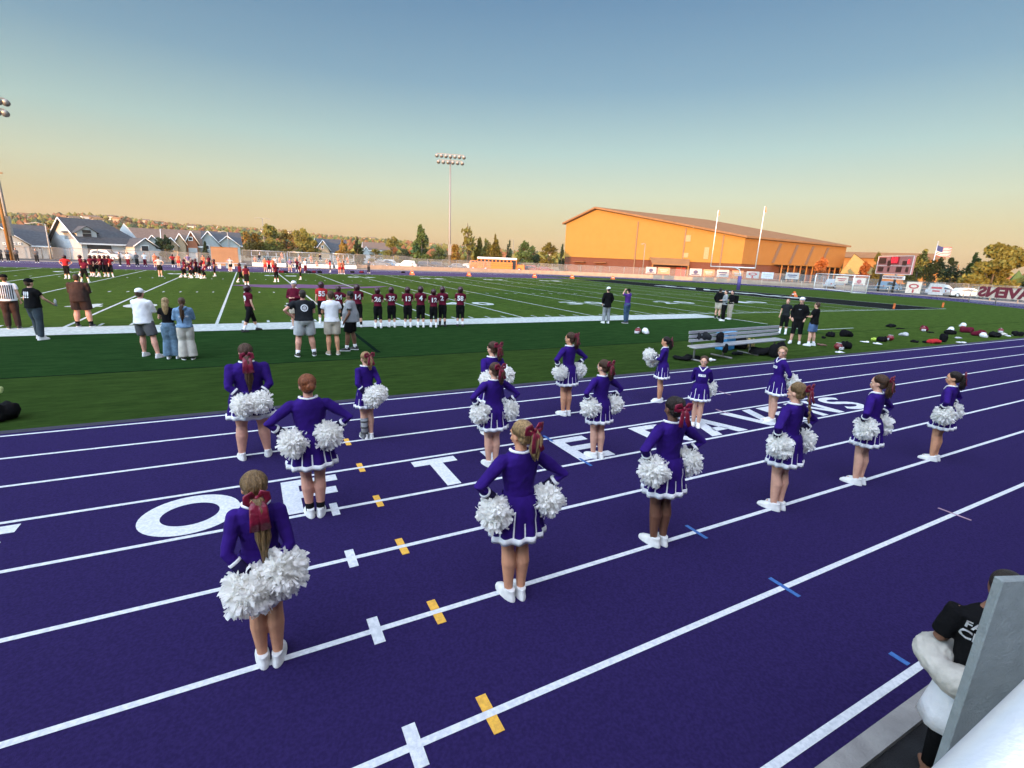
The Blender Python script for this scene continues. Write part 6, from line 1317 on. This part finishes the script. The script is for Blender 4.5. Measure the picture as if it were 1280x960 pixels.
kit(2, 526, (.50, .42, .44), C_blk, 'rucksack', 'black rucksack at the left edge of the grass', 'rucksack', 50, vox=.02); kit(4, 514, (.16, .12, .18), mat('neon_pale', (.62, .72, .30), .5), 'bottle', 'pale yellow green bottle on the left rucksack', 'bottle', 51, n=4, vox=.012, z=.32)
for px, py in ((739, 415.5), (844, 414), (85, 513), (175, 505), (568, 505)):
    pass
# ---- far side figures: a few built, the rest copied
FARV = .034
def fp(kind, yaw, arms, legs, lean=0, mat_=C_mar, white=0, group=None):
    return person('x y z w', (0, 0), yaw, 1.62, 'fair', 1.0, arms, legs, dict(JM, mat=mat_), dict(FP, socks=C_wht), ('helmet', 'black', False, white), 'white', 0, 0, FARV, False, group, lean)
PR = dict(stand=fp('p', 0, 'down', 'stand'), hips=fp('p', 0, 'hips', 'apart'), crouch=fp('p', 0, 'front', 'crouch', 38), walk=fp('p', 0, 'swing', 'walk'), red=fp('p', 0, 'hips', 'stand', 0, C_red), bend=fp('p', 0, 'front', 'wide', 24))
def cv(top, bot, **k): return person('x y z w', (0, 0), 0, 1.72, 'fair', k.pop('build', 1.0), k.pop('arms', 'down'), k.pop('legs', 'stand'), top, bot, k.pop('hair', ('short', 'brown', False)), 'white', vox=FARV, **k)
PR['orange'] = cv(dict(kind='tee', mat=mat('cloth_orange', (.55, .14, .06)), sleeve=.4), dict(kind='shorts', mat=C_red)); PR['dark'] = cv(dict(kind='jacket', mat=C_dgr, sleeve=.98), dict(kind='pants', mat=C_chr), arms='front')
PR['purple'] = cv(dict(kind='tee', mat=mat('cloth_dusty_purple', (.17, .12, .26)), sleeve=.4), dict(kind='shorts', mat=C_kha), arms='hips', legs='apart'); PR['white'] = cv(dict(kind='tee', mat=C_wht, sleeve=.4), dict(kind='pants', mat=C_mar), arms='pocket')
PR['ref'] = cv(dict(kind='polo', mat=C_lgr, sleeve=.4), dict(kind='shorts', mat=C_blk), arms='hips'); PR['sit'] = cv(dict(kind='tee', mat=mat('cloth_pinkish', (.45, .22, .18)), sleeve=.4), dict(kind='shorts', mat=C_dgr), arms='front', seated=True); PR['sitd'] = cv(dict(kind='hoodie', mat=C_chr, sleeve=.98), dict(kind='pants', mat=C_jean), arms='front', seated=True)
flush(); USED = set()
def far(kind, px, py, yaw, label, group, k=1.0, P=None):
    P = P or G(px, py); o = PR[kind]
    if kind in USED: o = dup(o)
    USED.add(kind); o.location = P; o.rotation_euler = (0, 0, R(yaw)); o.scale = (k, k, k); o['label'] = label; o['group'] = group; return o
g1 = 'players walking at the far left of the field'
far('red', 85, 348.5, 170, 'player in sunlit red jersey striding at the far left', g1, 1.12); far('walk', 104, 346, -60, 'dark jersey player just right of the striding red one', g1, 1.1)
far('stand', 116, 345.5, 150, 'first player of the far left huddle below the white van', g1, 1.1); far('hips', 122, 345.5, 190, 'second player of the far left huddle below the white van', g1, 1.1); far('walk', 128, 346, 120, 'third player of the far left huddle below the white van', g1, 1.12)
far('stand', 134, 346, 175, 'fourth player of the far left huddle below the white van', g1, 1.12); far('red', 139, 346, 200, 'fifth and rightmost player of the far left huddle, in red', g1, 1.12); far('bend', 107, 353, -20, 'player partly hidden behind the broad man in dark brown', g1, 1.05)
g2 = 'players bunched in the middle distance of the field'
far('ref', 201, 346, -20, 'official in pale shirt and black shorts left of the bunched players', g2, 1.08)
for i, (kd, px, py, yw) in enumerate((('crouch', 229, 346.5, -95), ('stand', 232, 346.5, -70), ('bend', 238, 346.5, -90), ('crouch', 243, 347.5, 80), ('stand', 246, 345, 60), ('bend', 250, 347, -100), ('crouch', 254, 348, -80), ('stand', 269, 345.5, 90))):
    far(kd, px, py, yw, '%s player from the left in the bunch below the small gabled houses' % ORD[i], g2, 1.04)
g3 = 'players and officials spread over midfield'
far('ref', 289, 339.5, 160, 'official standing on the far sideline in front of the white tables', g3, 1.0); far('purple', 288, 338.7, 180, 'person in dusty purple shirt on the far sideline', g3, 1.0)
far('stand', 309, 357.5, -10, 'player standing on the midfield mark with his back to the camera', g3, 1.0); far('walk', 301, 353, -70, 'player beside the one on the midfield mark', g3, 1.0)
far('hips', 346, 352.5, 30, 'player standing alone right of the midfield mark', g3, 1.02); far('stand', 376, 349.5, 100, 'player alone in front of the middle bleachers', g3, 1.0)
g4 = 'people on the far sideline by the bleachers'
for i, (kd, px, py, yw, lb) in enumerate((('orange', 332, 339.5, 180, 'left one of three red dressed people on the far sideline'), ('red', 337, 339.8, 160, 'middle one of three red dressed people on the far sideline'), ('orange', 342, 340, 200, 'right one of three red dressed people on the far sideline'), ('white', 344, 337, 180, 'person in white tee behind the three red dressed people'),
    ('orange', 425, 342.5, 170, 'orange dressed person left of the yard marker'), ('orange', 429, 342.5, 190, 'orange dressed person at the right end of the bleachers'), ('red', 413, 340.5, 90, 'player in red beside the bleachers near the white gable'), ('hips', 372, 340, 170, 'player standing before the middle bleachers'),
    ('purple', 363, 340, 170, 'person in dusty purple bending by the bleachers'), ('white', 382, 340.5, 200, 'person in white by the middle bleachers'), ('dark', 461, 341.5, 180, 'dark dressed person near the parked grey car'), ('red', 217, 334, 180, 'player in red waiting on the far track left of the bunch'), ('purple', 236, 335, 190, 'person in purple on the far track behind the bunch'),
    ('orange', 224, 334.5, 170, 'orange dressed person on the far track behind the bunch'), ('stand', 262, 336, 190, 'dark jersey player waiting on the far track'), ('orange', 255, 335.5, 160, 'orange dressed person left of the brown container'), ('dark', 2, 327, 190, 'dark dressed onlooker at the very left edge'), ('dark', 11, 327, 170, 'dark dressed onlooker beside the floodlight mast'),
    ('dark', 22, 327.5, 185, 'dark dressed onlooker right of the floodlight mast'), ('dark', 47, 328.5, 180, 'broad dark onlooker alone in front of the left house'), ('dark', 151, 332.5, 120, 'dark onlooker left one of three by the white van'), ('white', 161, 333, 170, 'white dressed onlooker middle one of three by the white van'), ('dark', 172, 333, 200, 'dark onlooker right one of three by the white van'),
    ('orange', 195, 334, 180, 'orange dressed onlooker below the dark green tree'), ('white', 182, 333, 190, 'white dressed onlooker left of the dark green tree'))):
    far(kd, px, py, yw, lb, g4, 1.05)
g5 = 'spectators sitting on the far bleachers'
for i, (px, row) in enumerate(((318, 1), (324, 2), (350, 1), (354, 3), (366, 0), (371, 1), (377, 2), (384, 1), (392, 2), (398, 0), (405, 3), (412, 1), (428, 2), (434, 1), (441, 2))):
    P = D(px, 93); P.y = 86+row*.75-.05; P.z = row*.42; far('sitd' if i % 3 == 1 else 'sit', 0, 0, 180, '%s seated spectator from the left on the far bleachers' % ORD[i], g5, .95, P)
for k_ in list(PR):
    if k_ not in USED: 
        for c_ in list(PR[k_].children_recursive): bpy.data.objects.remove(c_)
        bpy.data.objects.remove(PR[k_])
g6 = 'bags on the far track'
for i, px in enumerate((352, 358, 386, 392, 400, 440, 452, 504)):
    P = G(px, 341.3); heap((P.x, P.y), (.9, .5, .5), C_blk if i % 3 else C_mar, 'sports_bag', '%s dark bag from the left along the far sideline' % ORD[i], 'bag', 70+i, group=g6, vox=.06)
flush()
# ---- thin evening haze over the valley
b = B(); b.box((600, 900, 53.5), (4400, 2900, 113)); hz_ = b.build('haze', [], None); tag(hz_, kind='stuff')
mh = bpy.data.materials.new('haze_air'); mh.use_nodes = True; th = mh.node_tree; th.nodes.clear(); pv = th.nodes.new('ShaderNodeVolumePrincipled'); pv.inputs['Density'].default_value = .00012; pv.inputs['Color'].default_value = (.95, .82, .64, 1); pv.inputs['Anisotropy'].default_value = .2
oh = th.nodes.new('ShaderNodeOutputMaterial'); th.links.new(pv.outputs[0], oh.inputs['Volume']); hz_.data.materials.append(mh)
